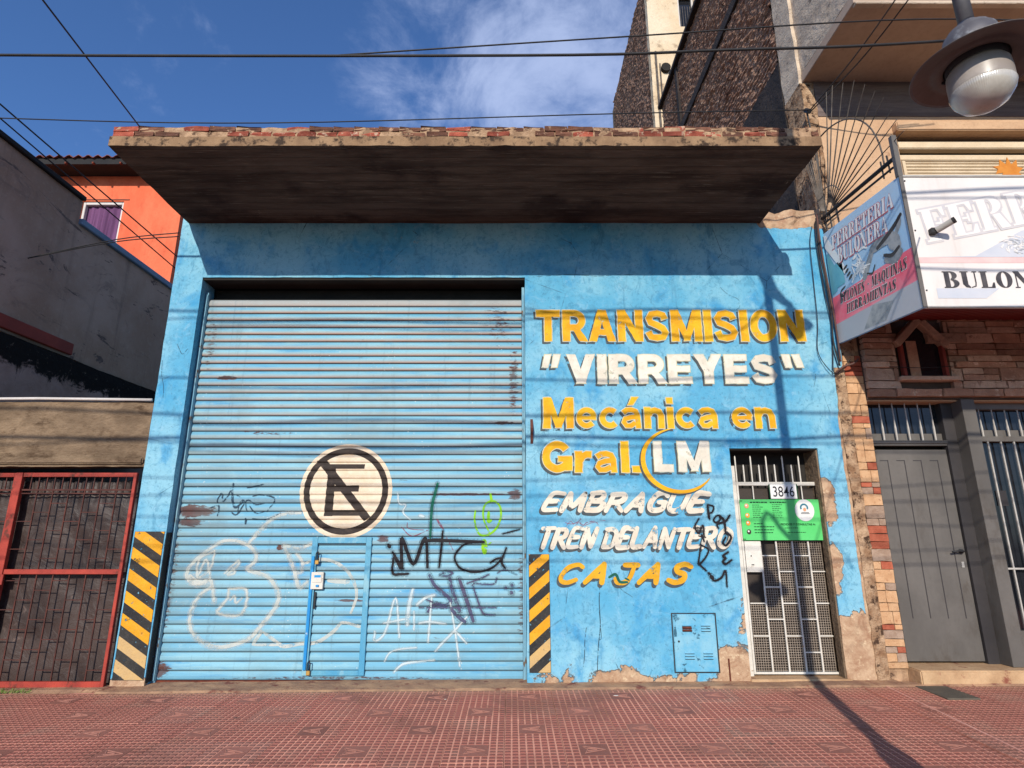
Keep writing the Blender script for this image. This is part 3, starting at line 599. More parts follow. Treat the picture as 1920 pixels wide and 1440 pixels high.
def grey_side():
    t = T('grey_party_wall_render', .95, 0, .1)
    c = t.mix(t.sm(t.noise(.8, 6, .6), .35, .65), (.31, .205, .15, 1), (.40, .285, .225, 1))
    c = t.mix(t.math('MULTIPLY', t.sm(t.noise(3, 7, .75, (1, .5, 1), (3, 0, 0), 1), .54, .68), .5), c, (.17, .125, .11, 1))
    c = t.mix(t.sm(t.noise(.9, 7, .7, (1, .6, 2), (7, 2, 1), 1.6), .615, .64), c, (.13, .095, .085, 1))
    c = t.mix(t.math('MULTIPLY', t.sm(t.noise(3.5, 4, .65, (1, 1, .06), (2, 2, 2)), .54, .72), .5), c, (.17, .12, .095, 1))
    c = t.mix(t.math('MULTIPLY', t.sm(t.noise(14, 6, .75, off=(2, 9, 2)), .52, .68), .35), c, (.44, .34, .27, 1))
    t.bump(t.noise(6, 6, .7), .5, .02); return t.done(c)
M['grey_side'] = grey_side()
def soot_wall():
    t = T('sooty_lower_wall', .95, 0, .1)
    c = t.mix(t.sm(t.noise(2, 6, .6), .35, .65), (.27, .19, .165, 1), (.36, .26, .23, 1))
    s = t.math('ADD', t.math('MULTIPLY', t.sm(t.z, 3.35, 3.72), .34), t.noise(3.5, 8, .75, dist=.6))
    c = t.mix(t.sm(s, .60, .72), c, (.012, .011, .011, 1))
    c = t.mix(t.math('MULTIPLY', t.sm(t.noise(11, 7, .8), .60, .68), .6), c, (.26, .21, .16, 1))
    t.bump(t.noise(9, 6, .7), .8, .03); return t.done(c)
M['soot_wall'] = soot_wall()
M['red_band'] = simple('dull_red_band', (.27, .05, .035, 1), (.20, .04, .03, 1), 3, .8, bump=.4)
M['coping_blue'] = simple('blue_grey_sheet_coping', (.16, .24, .34, 1), (.12, .18, .27, 1), 3, .6, bump=.1)
M['coping_dark'] = simple('tarred_coping', (.012, .012, .014, 1), (.02, .018, .018, 1), 3, .8, bump=.4)
M['orange'] = simple('orange_render', V(255, 136, 96), V(244, 112, 76), 1.4, .9, dirt=V(206, 92, 62), dirt_lo=.5, dirt_hi=.75, dscale=2, st=(1, 1, .4), bump=.5, bscale=12, bdist=.02)
M['roof_red'] = simple('rusty_corrugated_sheet', V(150, 84, 66), V(118, 60, 48), 3, .7, bump=.2)
M['curtain'] = simple('purple_curtain', V(134, 88, 130), V(104, 66, 104), 2, .9, st=(4, 1, .3), bump=.3, bscale=8)
M['pvc_white'] = simple('white_window_frame', V(236, 228, 222), V(222, 214, 206), 3, .5, bump=.05)
def party():
    t = T('rough_unrendered_brick', .97, 0, .05)
    c = t.mix(t.sm(t.noise(1.1, 5, .6), .35, .65), (.30, .155, .10, 1), (.42, .24, .16, 1))
    c = t.mix(t.sm(t.noise(14, 6, .75, (1, .8, 2.2), (2, 2, 2)), .52, .64), c, (.62, .45, .33, 1))
    c = t.mix(t.math('MULTIPLY', t.sm(t.noise(22, 6, .8, (1, .6, 1.6), (6, 2, 2)), .52, .60), .9), c, (.07, .045, .04, 1))
    c = t.mix(t.math('MULTIPLY', t.sm(t.noise(1.2, 4, .6, (1, .15, 1.2), (9, 9, 1)), .6, .7), .6), c, (.08, .06, .05, 1))
    t.bump(t.noise(20, 6, .75, (1, .7, 2)), 1.0, .03); return t.done(c)
M['party'] = party()
M['party_dark'] = simple('tarred_lower_party_wall', (.05, .038, .034, 1), (.028, .022, .02, 1), 2, .9, dirt=(.14, .11, .09, 1), dirt_lo=.64, dirt_hi=.70, dscale=3, bump=.7, bscale=14, bdist=.03)
M['cream_stain'] = simple('stained_cream_render', V(248, 228, 198), V(236, 208, 170), 1.0, .9, dirt=V(160, 136, 110), dirt_lo=.53, dirt_hi=.68, dscale=1.8, bump=.5, bscale=9, bdist=.03)
M['beige'] = simple('peach_beige_render', V(230, 190, 152), V(212, 170, 134), 2.0, .92, dirt=V(166, 124, 92), dirt_lo=.60, dirt_hi=.72, dscale=5, bump=.6, bscale=14, bdist=.015)
M['rubble'] = simple('crumbling_render', V(222, 186, 150), V(160, 120, 88), 7, .95, dirt=V(90, 66, 50), dirt_lo=.52, dirt_hi=.62, dscale=10, bump=1.0, bscale=22, bdist=.04)
M['balcony'] = simple('grey_brown_balcony_concrete', (.62, .50, .38, 1), (.42, .33, .25, 1), 1.8, .95, dirt=(.15, .115, .09, 1), dirt_lo=.58, dirt_hi=.68, dscale=5, st=(1, 1, 2), bump=.8, bscale=16, bdist=.02)
M['balcony_under'] = simple('tan_balcony_underside', (.46, .34, .255, 1), (.36, .26, .195, 1), 1.2, .95, bump=.4, bscale=8)
M['grey_board'] = simple('grey_stone_band', V(150, 132, 124), V(116, 100, 96), 3, .9, st=(.3, 1, 3), bump=.7, bscale=12, bdist=.02)
M['cream_metal'] = simple('cream_roller_blind', V(246, 222, 188), V(232, 206, 170), 3, .6, bump=.1)
M['black_iron'] = simple('black_iron', (.02, .02, .022, 1), (.035, .033, .033, 1), 4, .55, bump=.2)
M['grey_iron'] = simple('weathered_grey_iron', V(128, 118, 108), V(88, 78, 70), 8, .6, metal=.2, bump=.3)
M['cable'] = simple('black_cable_sheath', (.018, .018, .02, 1), (.03, .028, .028, 1), 4, .6, bump=0)
M['cable_brown'] = simple('sun_bleached_brown_cable', (.13, .06, .045, 1), (.08, .045, .04, 1), 6, .7, bump=0)
M['stone_a'] = simple('brown_cladding_stone', (.44, .25, .165, 1), (.32, .175, .115, 1), 5, .9, dirt=(.58, .42, .31, 1), dscale=9, bump=1.0, bscale=22, bdist=.02, vary=.3)
M['stone_b'] = simple('tan_cladding_stone', (.56, .39, .28, 1), (.43, .28, .20, 1), 5, .9, dirt=(.2, .11, .08, 1), dscale=9, bump=1.0, bscale=22, bdist=.02, vary=.3)
M['stone_joint'] = simple('dark_stone_joint', (.06, .04, .03, 1), (.09, .06, .045, 1), 8, .95, bump=.5)
M['pier_buff'] = simple('buff_split_brick', V(232, 186, 142), V(214, 164, 120), 12, .9, dirt=V(176, 118, 84), dirt_lo=.58, dirt_hi=.7, dscale=26, bump=.9, bscale=50, bdist=.01, vary=.12)
M['pier_red'] = simple('red_pier_brick', V(198, 112, 84), V(172, 88, 64), 12, .9, bump=.9, bscale=50, bdist=.01, vary=.15)
M['pier_grey'] = simple('greyish_pier_brick', V(196, 168, 146), V(170, 140, 118), 12, .9, bump=.9, bscale=50, bdist=.01, vary=.1)
M['grey_door'] = simple('mid_grey_painted_steel', V(122, 116, 110), V(102, 97, 92), 1.5, .45, dirt=V(86, 77, 68), dirt_lo=.50, dirt_hi=.74, dscale=2.6, st=(1, 1, .5), bump=.15, bscale=5, bdist=.006, fine=.2)
M['dark_frame'] = simple('charcoal_painted_steel', V(72, 68, 68), V(60, 57, 58), 2, .45, bump=.08, fine=.1)
M['door_bar'] = simple('light_grey_bar', V(206, 200, 192), V(186, 180, 172), 5, .45, bump=0)
def glass(name, c):
    t = T(name, .08, 0, .5); t.b.inputs['Transmission Weight'].default_value = 0.0; return t.done(c)
M['glass_dark'] = glass('dark_window_glass', (.012, .013, .016, 1))
M['step'] = simple('worn_cement_step', V(222, 184, 142), V(190, 150, 112), 3, .95, dirt=V(150, 90, 72), dirt_lo=.57, dirt_hi=.68, dscale=7, bump=.7, bscale=20, bdist=.012)
M['lamp_metal'] = simple('weathered_zinc_lamp_metal', V(136, 134, 136), V(110, 106, 110), 6, .5, metal=.4, dirt=V(160, 160, 162), dscale=14, bump=.15)
M['lamp_under'] = simple('lamp_shade_inside', V(132, 118, 112), V(116, 104, 98), 5, .6, metal=.1, bump=.1)
M['sign_white'] = simple('white_sign_vinyl', V(252, 244, 236), V(242, 232, 226), .8, .4, dirt=V(220, 208, 198), dirt_lo=.50, dirt_hi=.80, dscale=3, st=(1, 1, .12), bump=.12, bscale=1.5, bdist=.01, fine=.06)
def sign_side():
    t = T('blue_grey_sign_vinyl', .45)
    g = t.sm(t.math('ADD', t.z, t.math('MULTIPLY', t.noise(1.2, 3, .5), .6)), 3.9, 5.2)
    c = t.mix(g, lin(104, 140, 172, 2.0), lin(136, 160, 180, 2.0)); c = t.mix(t.math('MULTIPLY', t.sm(t.noise(2.2, 5, .65, dist=1), .48, .7), .5), c, lin(168, 180, 190, 1.4))
    return t.done(c)
M['sign_side'] = sign_side()
M['side_white'] = simple('pale_side_print', lin(255, 244, 238, 1.3), lin(248, 226, 222, 1.3), 3, .45, bump=0, fine=0)
M['sign_teal'] = simple('teal_print', lin(104, 164, 178, 1.4), lin(80, 142, 162, 1.4), 3, .45, bump=0, fine=0)
M['sign_pink'] = simple('faded_red_print', lin(238, 140, 152, 1.2), lin(224, 90, 112, 1.2), 2.2, .45, bump=0, fine=0)
M['sign_palepink'] = simple('pale_pink_print', V(252, 222, 214), V(246, 200, 196), 3, .45, bump=0, fine=0)
M['sign_silver'] = simple('silver_print', V(206, 208, 210), V(150, 158, 168), 9, .45, bump=0, fine=0)
M['sign_text'] = simple('charcoal_print', V(66, 62, 64), V(98, 92, 92), 7, .45, bump=0, fine=0)
M['sign_ghost'] = simple('ghost_grey_print', V(228, 220, 218), V(216, 210, 212), 5, .45, bump=0, fine=0)
M['sign_ghost2'] = simple('cream_ghost_print', V(255, 250, 244), V(252, 240, 232), 5, .45, bump=0, fine=0)
M['sign_lilac'] = simple('pale_grey_blue_print', V(222, 222, 228), V(208, 212, 222), 2, .45, bump=0, fine=0)
M['sign_rose'] = simple('rose_shadow_print', lin(226, 120, 132, 1.0), lin(206, 104, 120, 1.0), 6, .45, bump=0, fine=0)
M['soffit_red'] = simple('dark_red_ribbed_sheet', (.17, .012, .010, 1), (.12, .010, .008, 1), 3, .5, bump=0)
M['green'] = simple('green_poster_print', V(112, 228, 134), V(96, 218, 118), 2, .4, bump=0, fine=0)
M['poster_white'] = simple('poster_white', V(250, 248, 244), V(240, 238, 232), 3, .5, bump=0, fine=0)
M['poster_ink'] = simple('poster_dark_ink', V(22, 84, 48), V(26, 72, 44), 9, .5, bump=0, fine=0)
M['ink'] = simple('black_ink', V(36, 34, 38), V(48, 46, 48), 9, .5, bump=0, fine=0)
M['poster_orange'] = simple('poster_orange', V(250, 176, 74), V(246, 150, 60), 9, .5, bump=0, fine=0)
M['poster_teal'] = simple('poster_teal', V(60, 130, 150), V(50, 120, 140), 9, .5, bump=0, fine=0)
M['poster_skin'] = simple('poster_salmon', V(240, 176, 130), V(230, 160, 120), 9, .5, bump=0, fine=0)
M['brass'] = simple('brass_padlock_body', V(226, 178, 96), V(200, 150, 76), 10, .4, metal=.5, bump=.1)
M['rust_plate'] = simple('rusty_brown_plate', V(128, 78, 66), V(98, 60, 52), 12, .8, bump=.4)
M['meter'] = simple('sky_blue_meter_door', V(146, 204, 226), V(92, 182, 222), 5, .7, dirt=V(60, 108, 130), dirt_lo=.58, dirt_hi=.64, dscale=12, bump=.4, bscale=25)
M['rust'] = simple('rust', V(132, 66, 46), V(96, 50, 38), 12, .9, bump=.4)
M['leaf'] = simple('orange_leaf_print', V(232, 150, 60), V(216, 130, 44), 9, .6, bump=0)
# ---- pavement
def stains(t, c):
    gum = t.math('MULTIPLY', t.sm(t.voro(1.7, (1, 1, .01), 'F1', (3, 1, 0)), .055, .04), .6)
    c = t.mix(gum, c, G(74, 60, 54))
    oil = t.math('MULTIPLY', t.sm(t.noise(.75, 6, .65, (1, 1, .01), (9, 3, 0), .6), .54, .68), .5)
    return t.mix(oil, c, G(104, 72, 60))
def tile_pad():
    t = T('maroon_cement_tile', .72, 0, .3)
    c = t.mix(t.sm(t.noise(.9, 5, .6), .34, .66), G(140, 82, 70), G(126, 80, 68))
    c = t.mix(t.math('MULTIPLY', t.rand(), .55), c, G(150, 88, 76))
    c = t.mix(t.math('MULTIPLY', t.sm(t.noise(30, 5, .7), .50, .72), .45), c, G(98, 56, 46))
    c = t.mix(t.math('MULTIPLY', t.sm(t.noise(1.7, 6, .7, off=(4, 4, 0)), .5, .68), .55), c, G(136, 106, 90))
    c = t.mix(t.math('MULTIPLY', t.sm(t.math('ADD', t.y, t.math('MULTIPLY', t.noise(2, 5, .6), .4)), 6.15, 6.6), .75), c, G(146, 116, 92))
    c = t.mix(t.math('MULTIPLY', t.sm(t.rand(), .90, .93), .35), c, G(124, 100, 88))
    c = stains(t, c)
    t.bump(t.noise(60, 4, .7), .5, .003); return t.done(c)
def tile_joint():
    t = T('dusty_pink_tile_groove', .9, 0, .1)
    c = t.mix(t.sm(t.noise(1.1, 5, .6), .34, .66), G(216, 154, 132), G(196, 138, 118))
    c = t.mix(t.math('MULTIPLY', t.sm(t.noise(2.6, 6, .7, off=(1, 4, 0)), .48, .66), .6), c, G(156, 106, 92))
    c = t.mix(t.math('MULTIPLY', t.sm(t.noise(40, 4, .7), .52, .72), .4), c, G(146, 98, 86))
    c = stains(t, c)
    return t.done(c)
M['pad'] = tile_pad(); M['groove'] = tile_joint()
M['emblem_line'] = simple('emblem_relief_line', G(174, 122, 106), G(154, 106, 92), 9, .8, bump=0)
M['emblem'] = simple('brownish_emblem_field', G(150, 98, 84), G(134, 86, 74), 2.5, .75, bump=.5, bscale=60, bdist=.003, vary=.15)
M['cement'] = simple('dusty_cement_strip', G(170, 134, 104), G(136, 104, 84), 4, .95, dirt=G(110, 64, 54), dirt_lo=.54, dirt_hi=.66, dscale=6, bump=.8, bscale=25, bdist=.012)
M['cover'] = simple('grey_cement_cover', G(92, 84, 72), G(78, 72, 64), 6, .9, bump=.8, bscale=60, bdist=.006)
M['joint_line'] = simple('pale_mortar_line', G(206, 150, 132), G(186, 130, 114), 6, .95, bump=.5)
M['asphalt'] = simple('asphalt', (.05, .05, .052, 1), (.07, .068, .066, 1), 2, .9, bump=.9, bscale=80, bdist=.006)
M['kerb'] = simple('granite_kerb', (.30, .28, .26, 1), (.22, .21, .2, 1), 6, .8, bump=.6)
M['earth'] = simple('dull_ground', (.13, .11, .09, 1), (.10, .085, .07, 1), .5, .95, bump=.3)
M['weed'] = simple('weed_green', (.10, .20, .035, 1), (.17, .26, .05, 1), 20, .8, bump=0)
M['litter'] = simple('paper_scrap', G(230, 220, 206), G(210, 200, 190), 20, .8, bump=0)

# ------------------------------------------------------------------ ground, road, pavement
YW = 6.47                                             # the street line of the facades
def sheet(name, x0, x1, y0, y1, zf, mat, step=1.0, kind='structure', parent=None):
    X, Y = lines(x0, x1, step), lines(y0, y1, step); n = len(Y)
    me = bpy.data.meshes.new(name); me.from_pydata([(x, y, zf(x, y)) for x in X for y in Y], [], [(i*n+j, (i+1)*n+j, (i+1)*n+j+1, i*n+j+1) for i in range(len(X)-1) for j in range(len(Y)-1)])
    return tag(link(name, me, mat, parent), kind=kind)
KY = 0.55
sheet('ground', -160, 160, -160, 200, lambda x, y: -0.45, M['earth'], 20)
road = sheet('road', -60, 60, -9.0, KY-0.16, lambda x, y: ground_z(0, KY)-0.13, M['asphalt'], 3)
tag(MB().box(-60, 60, KY-0.16, KY-0.002, -0.44, ground_z(0, KY)-.012).build('kerb', M['kerb'], bev=.015), kind='structure')
pave = sheet('pavement', -14, 14, KY, YW+0.35, lambda x, y: ground_z(x, y)-0.020, M['groove'], .5)
TS = 0.435
def tile_mesh(emblem, flip=False, simple_=False):
    m = MB(); h = TS/2; g = .0022
    m.box(-h+g, h-g, -h+g, h-g, -.018, -.0036, 0)
    c = TS/8; w = c/2-.0062; t = w-.0022
    for i in range(8):
        for j in range(8):
            if emblem and 2 <= i < 6 and 2 <= j < 6: continue
            x, y = -h+c*(i+.5), -h+c*(j+.5)
            m.add([(x-w, y-w, -.0036), (x+w, y-w, -.0036), (x+w, y+w, -.0036), (x-w, y+w, -.0036), (x-t, y-t, 0), (x+t, y-t, 0), (x+t, y+t, 0), (x-t, y+t, 0)],
                  [(4, 5, 6, 7), (0, 1, 5, 4), (1, 2, 6, 5), (2, 3, 7, 6), (3, 0, 4, 7)], 1)
    if emblem:
        e = 2*c-.004; m.box(-e, e, -e, e, -.0036, -.0008, 2)
        s = -1 if flip else 1
        def stroke(a, b, w0):
            a, b = Vector(a)*s*.95, Vector(b)*s*.95; d = (b-a).normalized(); q = Vector((-d.y, d.x))*w0/2
            P = [a-q, b-q, b+q, a+q]; m.prism([(p.x, p.y) for p in P], 'z', -.0008, .0018, 3)
        stroke((-.085, -.0), (.075, .062), .0065); stroke((-.085, -.0), (.075, -.066), .0065); stroke((.075, .070), (.05, -.0), .006); stroke((.05, -.002), (.082, -.06), .006)
        stroke((-.02, .006), (.052, .022), .005); stroke((-.02, -.006), (.05, -.026), .005)
    return m.mesh('tile', fix=False)
TM = [tile_mesh(False), tile_mesh(True), tile_mesh(True, True)]
for me in TM:
    for mm in ('groove', 'pad', 'emblem', 'emblem_line'): me.materials.append(M[mm])
rt = Matrix.Rotation(0.02, 4, 'X') @ Matrix.Rotation(-0.008, 4, 'Y')
tiles = []
YT = 6.235
for j in range(13):
    y = YT-TS*(j+.5)
    for i in range(-26, 27):
        x = .16+TS*i
        if x > 3.62 : x += .03
        if x > 7.4 or x < -7.6: continue
        emb = (i+j) % 2 == 0
        if x > 3.6: emb = (i+j) % 3 == 0
        vis = abs(x) < (y+0.3)*.80+.5 and y > 3.5
        tiles.append((0 if vis else 1, abs(x)/(y+.01), x, y, emb, j))
tiles.sort(key=lambda q: (q[0], -q[3] if q[0] else 0, abs(q[2])))
rest = bmesh.new(); nrest = 0
pl = world_of(pave)
cover_box = (3.93, 4.36, 5.79, 6.25)
for k, (vis, _, x, y, emb, j) in enumerate(tiles):
    if random.random() < .05: emb = False
    if cover_box[0]-.1 < x < cover_box[1]+.1 and cover_box[2] < y < cover_box[3]: emb = False
    me = TM[(1+(j % 2)) if emb else 0]
    zt = ground_z(x, y)+random.uniform(-.0012, .0012)
    R = Matrix.Rotation(random.uniform(-.003, .003), 4, 'X') @ Matrix.Rotation(random.uniform(-.003, .003), 4, 'Y') @ rt
    if k < 280:
        o = bpy.data.objects.new('tile', me); COL.objects.link(o); o.parent = pave; o.location = (x, y, zt); o.rotation_euler = R.to_euler()
    else:
        q = me.copy(); q.transform(Matrix.Translation((x, y, zt)) @ R); rest.from_mesh(q); bpy.data.meshes.remove(q)
me = bpy.data.meshes.new('more_tiles'); rest.to_mesh(me); rest.free()
for mm in ('groove', 'pad', 'emblem', 'emblem_line'): me.materials.append(M[mm])
tag(link('more_tiles', me, None, pave), kind='stuff')
# dusty cement fillet where the tiles meet the house fronts, and the mortar joint at the lot line
def fillet(x0, x1, y0, y1, seed, hi=.0):
    X, Y = lines(x0, x1, .05), lines(y0, y1, .04); n = len(Y); vs = []
    for x in X:
        for b, y in enumerate(Y):
            e = mnoise.noise(Vector((x*3, y*3, seed)))*.006+mnoise.noise(Vector((x*14, y*14, seed)))*.003
            yy = y + (mnoise.noise(Vector((x*4, 0, seed)))*.035 + mnoise.noise(Vector((x*15, 0, seed)))*.014 if b == 0 else 0)
            vs.append((x, yy, ground_z(x, yy)+(-.016 if b == 0 else .004+hi*(b/(n-1))+e)))
    me = bpy.data.meshes.new('cement_strip'); me.from_pydata(vs, [], [(i*n+j, (i+1)*n+j, (i+1)*n+j+1, i*n+j+1) for i in range(len(X)-1) for j in range(n-1)])
    link('cement_strip', me, M['cement'], pave)
fillet(-4.1, 3.9, 6.245, 6.66, 1.5, .004); fillet(-9, -4.1, 6.33, 6.66, 4.5)
fillet(3.9, 8.0, 6.26, 6.42, 2.5)
link('mortar_joint', (lambda m: m.mesh())(MB().hexa([(3.395, .6, ground_z(3.4, .6)-.012), (3.420, .6, ground_z(3.4, .6)-.012), (3.690, 6.25, ground_z(3.66, 6.2)-.012), (3.665, 6.25, ground_z(3.66, 6.2)-.012),
     (3.398, .6, ground_z(3.4, .6)+.003), (3.417, .6, ground_z(3.4, .6)+.003), (3.687, 6.25, ground_z(3.66, 6.2)+.003), (3.668, 6.25, ground_z(3.66, 6.2)+.003)])), M['joint_line'], pave)
o = MB().box(3.95, 4.25, 5.80, 6.24, 0, .018).build('utility_cover', M['cover'], bev=.004); o.location.z = ground_z(4.1, 6.0)-.008
tag(o, 'flat grey cement access cover set in the tiles before the grey door', 'manhole cover')

# ------------------------------------------------------------------ the blue garage
gar = thing('garage_building', (0, YW, 0), 'old blue workshop front with yellow painted TRANSMISION sign and concrete canopy', 'building')
def crumble_edge(me):
    for v in me.vertices:
        q = mnoise.noise_vector(v.co*5)*.0045+mnoise.noise_vector(v.co*17)*.0025; v.co.x += q.x; v.co.z += q.z
        if v.co.x > 3.05 and v.co.z > 5.16:
            v.co.y += mnoise.noise(v.co*7)*.05 - .0; v.co.z += mnoise.noise(v.co*5+Vector((3, 1, 2)))*.07; v.co.x += mnoise.noise(v.co*9)*.03
wall = grid_wall('wall', [-4.09, -3.74, .155, 2.435, 3.42, 3.845], [-.12, 2.405, 4.48, 5.40], [(-3.74, .155, -.2, 4.48), (2.435, 3.42, -.2, 2.405)], YW, YW+.30,
                 M['blue_wall'], gar, .07, .0010, 2.2, .0008, edge=crumble_edge)
grid_wall('side_wall', [YW+.3, 14], [-.2, 5.22], [], -4.085, -3.95, M['blue_side'], gar, .5, axis='x')
grid_wall('side_wall', [YW+.3, 14], [-.2, 5.22], [], 3.70, 3.83, M['dark'], gar, .5, axis='x')
MB().box(-4.08, 3.83, 13.9, 14.1, -.2, 5.2).build('back_wall', M['concrete_old'], gar)
MB().box(-4.07, 3.82, YW+.302, 14.09, 5.222, 5.35).build('roof', M['concrete_old'], gar)
MB().box(-3.95, 3.70, YW+.3, 13.9, -.11, -.03).build('floor', M['concrete_old'], gar)
MB().box(2.30, 3.55, YW+.302, YW+.34, -.1, 2.6).build('inner_partition', M['dark'], gar)
# canopy slab, front edge render, brick course on its front edge
def canopy():
    X = lines(-4.01, 3.075, .09); Y = lines(4.98, YW-.003, .15); vs = []; idx = {}
    m = MB(); n = len(Y)
    def pt(x, y, top):
        xx = x*(1+ (6.47-y)*.0) + mnoise.noise(Vector((x*2, y*2, 5)))*.008
        e = mnoise.noise(Vector((x*6, y*6, 9)))*.006+mnoise.noise(Vector((x*1.1, y, 3)))*.008
        yy = y + (mnoise.noise(Vector((x*7, 1, 3)))*.010 if y < 5 else 0)
        return (xx, yy, (5.312 if top else 5.205)+e)
    for t in (0, 1):
        vs = [pt(x, y, t) for x in X for y in Y]
        m.add(vs, [((i*n+j), (i*n+j+1), ((i+1)*n+j+1), ((i+1)*n+j)) if not t else ((i*n+j), ((i+1)*n+j), ((i+1)*n+j+1), (i*n+j+1)) for i in range(len(X)-1) for j in range(n-1)], 0)
    N = len(X)*n; L = len(X)
    m.f += [(i*n, (i+1)*n, (i+1)*n+N, i*n+N) for i in range(L-1)]; m.mi += [1]*(L-1)
    m.f += [(i*n+n-1, i*n+n-1+N, (i+1)*n+n-1+N, (i+1)*n+n-1) for i in range(L-1)]; m.mi += [1]*(L-1)
    m.f += [(j, j+N, j+1+N, j+1) for j in range(n-1)]; m.mi += [0]*(n-1)
    b = (L-1)*n; m.f += [(b+j, b+j+1, b+j+1+N, b+j+N) for j in range(n-1)]; m.mi += [1]*(n-1)
    me = m.mesh('canopy', fix=False); return link('canopy', me, [M['soffit'], M['slab_edge']], gar)
can = canopy()
bm_ = MB().box(-.5, .5, -.5, .5, -.5, .5).mesh('brick', bev=.05)
def brick_meshes(n, mats, rough=.06):
    out = []
    for k in range(n):
        m = MB().box(-.5, .5, -.5, .5, -.5, .5); me = m.mesh('brick')
        b = bmesh.new(); b.from_mesh(me); bmesh.ops.subdivide_edges(b, edges=b.edges, cuts=1, use_grid_fill=True); b.to_mesh(me); b.free()
        for v in me.vertices:
            d = mnoise.noise_vector(v.co*2+Vector((k*5.1, 0, 0)))
            v.co += Vector((d.x*rough*.4, d.y*rough, d.z*rough))
        me.materials.append(mats[k % len(mats)]); out.append(me)
    return out
def piece(me, name, parent, x0, x1, y0, y1, z0, z1, rot=0.0):
    o = bpy.data.objects.new(name, me); COL.objects.link(o); o.parent = parent
    o.location = Vector(((x0+x1)/2, (y0+y1)/2, (z0+z1)/2))-world_of(parent); o.scale = (x1-x0, y1-y0, z1-z0); o.rotation_euler = (0, rot, rot*.5)
    return o
CB = brick_meshes(8, [M['brick_red'], M['brick_dark'], M['brick_red'], M['brick_red']], .14)
mort = grid_wall('mortar_bed', [-3.99, 3.06], [5.315, 5.425], [], 4.998, 5.15, M['mortar'], can, .05, .010, 9, .006)
x = -4.0
while x < 3.02:
    w = random.uniform(.16, .26)
    if random.random() < .86:
        d = random.uniform(-.004, .008); piece(random.choice(CB), 'brick', can, x+.008, min(x+w, 3.07)-.008, 4.988+d, 5.12+d, 5.322, 5.322+random.uniform(.046, .054), random.uniform(-.01, .01))
    x += w
x = -4.0
while x < 3.02:
    w = random.uniform(.20, .27)
    if random.random() < .93:
        d = random.uniform(-.004, .012); piece(CB[1] if random.random() < .7 else random.choice(CB), 'brick', can, x+.004, min(x+w, 3.07)-.004, 4.990+d, 5.14+d, 5.384, 5.384+random.uniform(.040, .058), random.uniform(-.012, .012))
    x += w
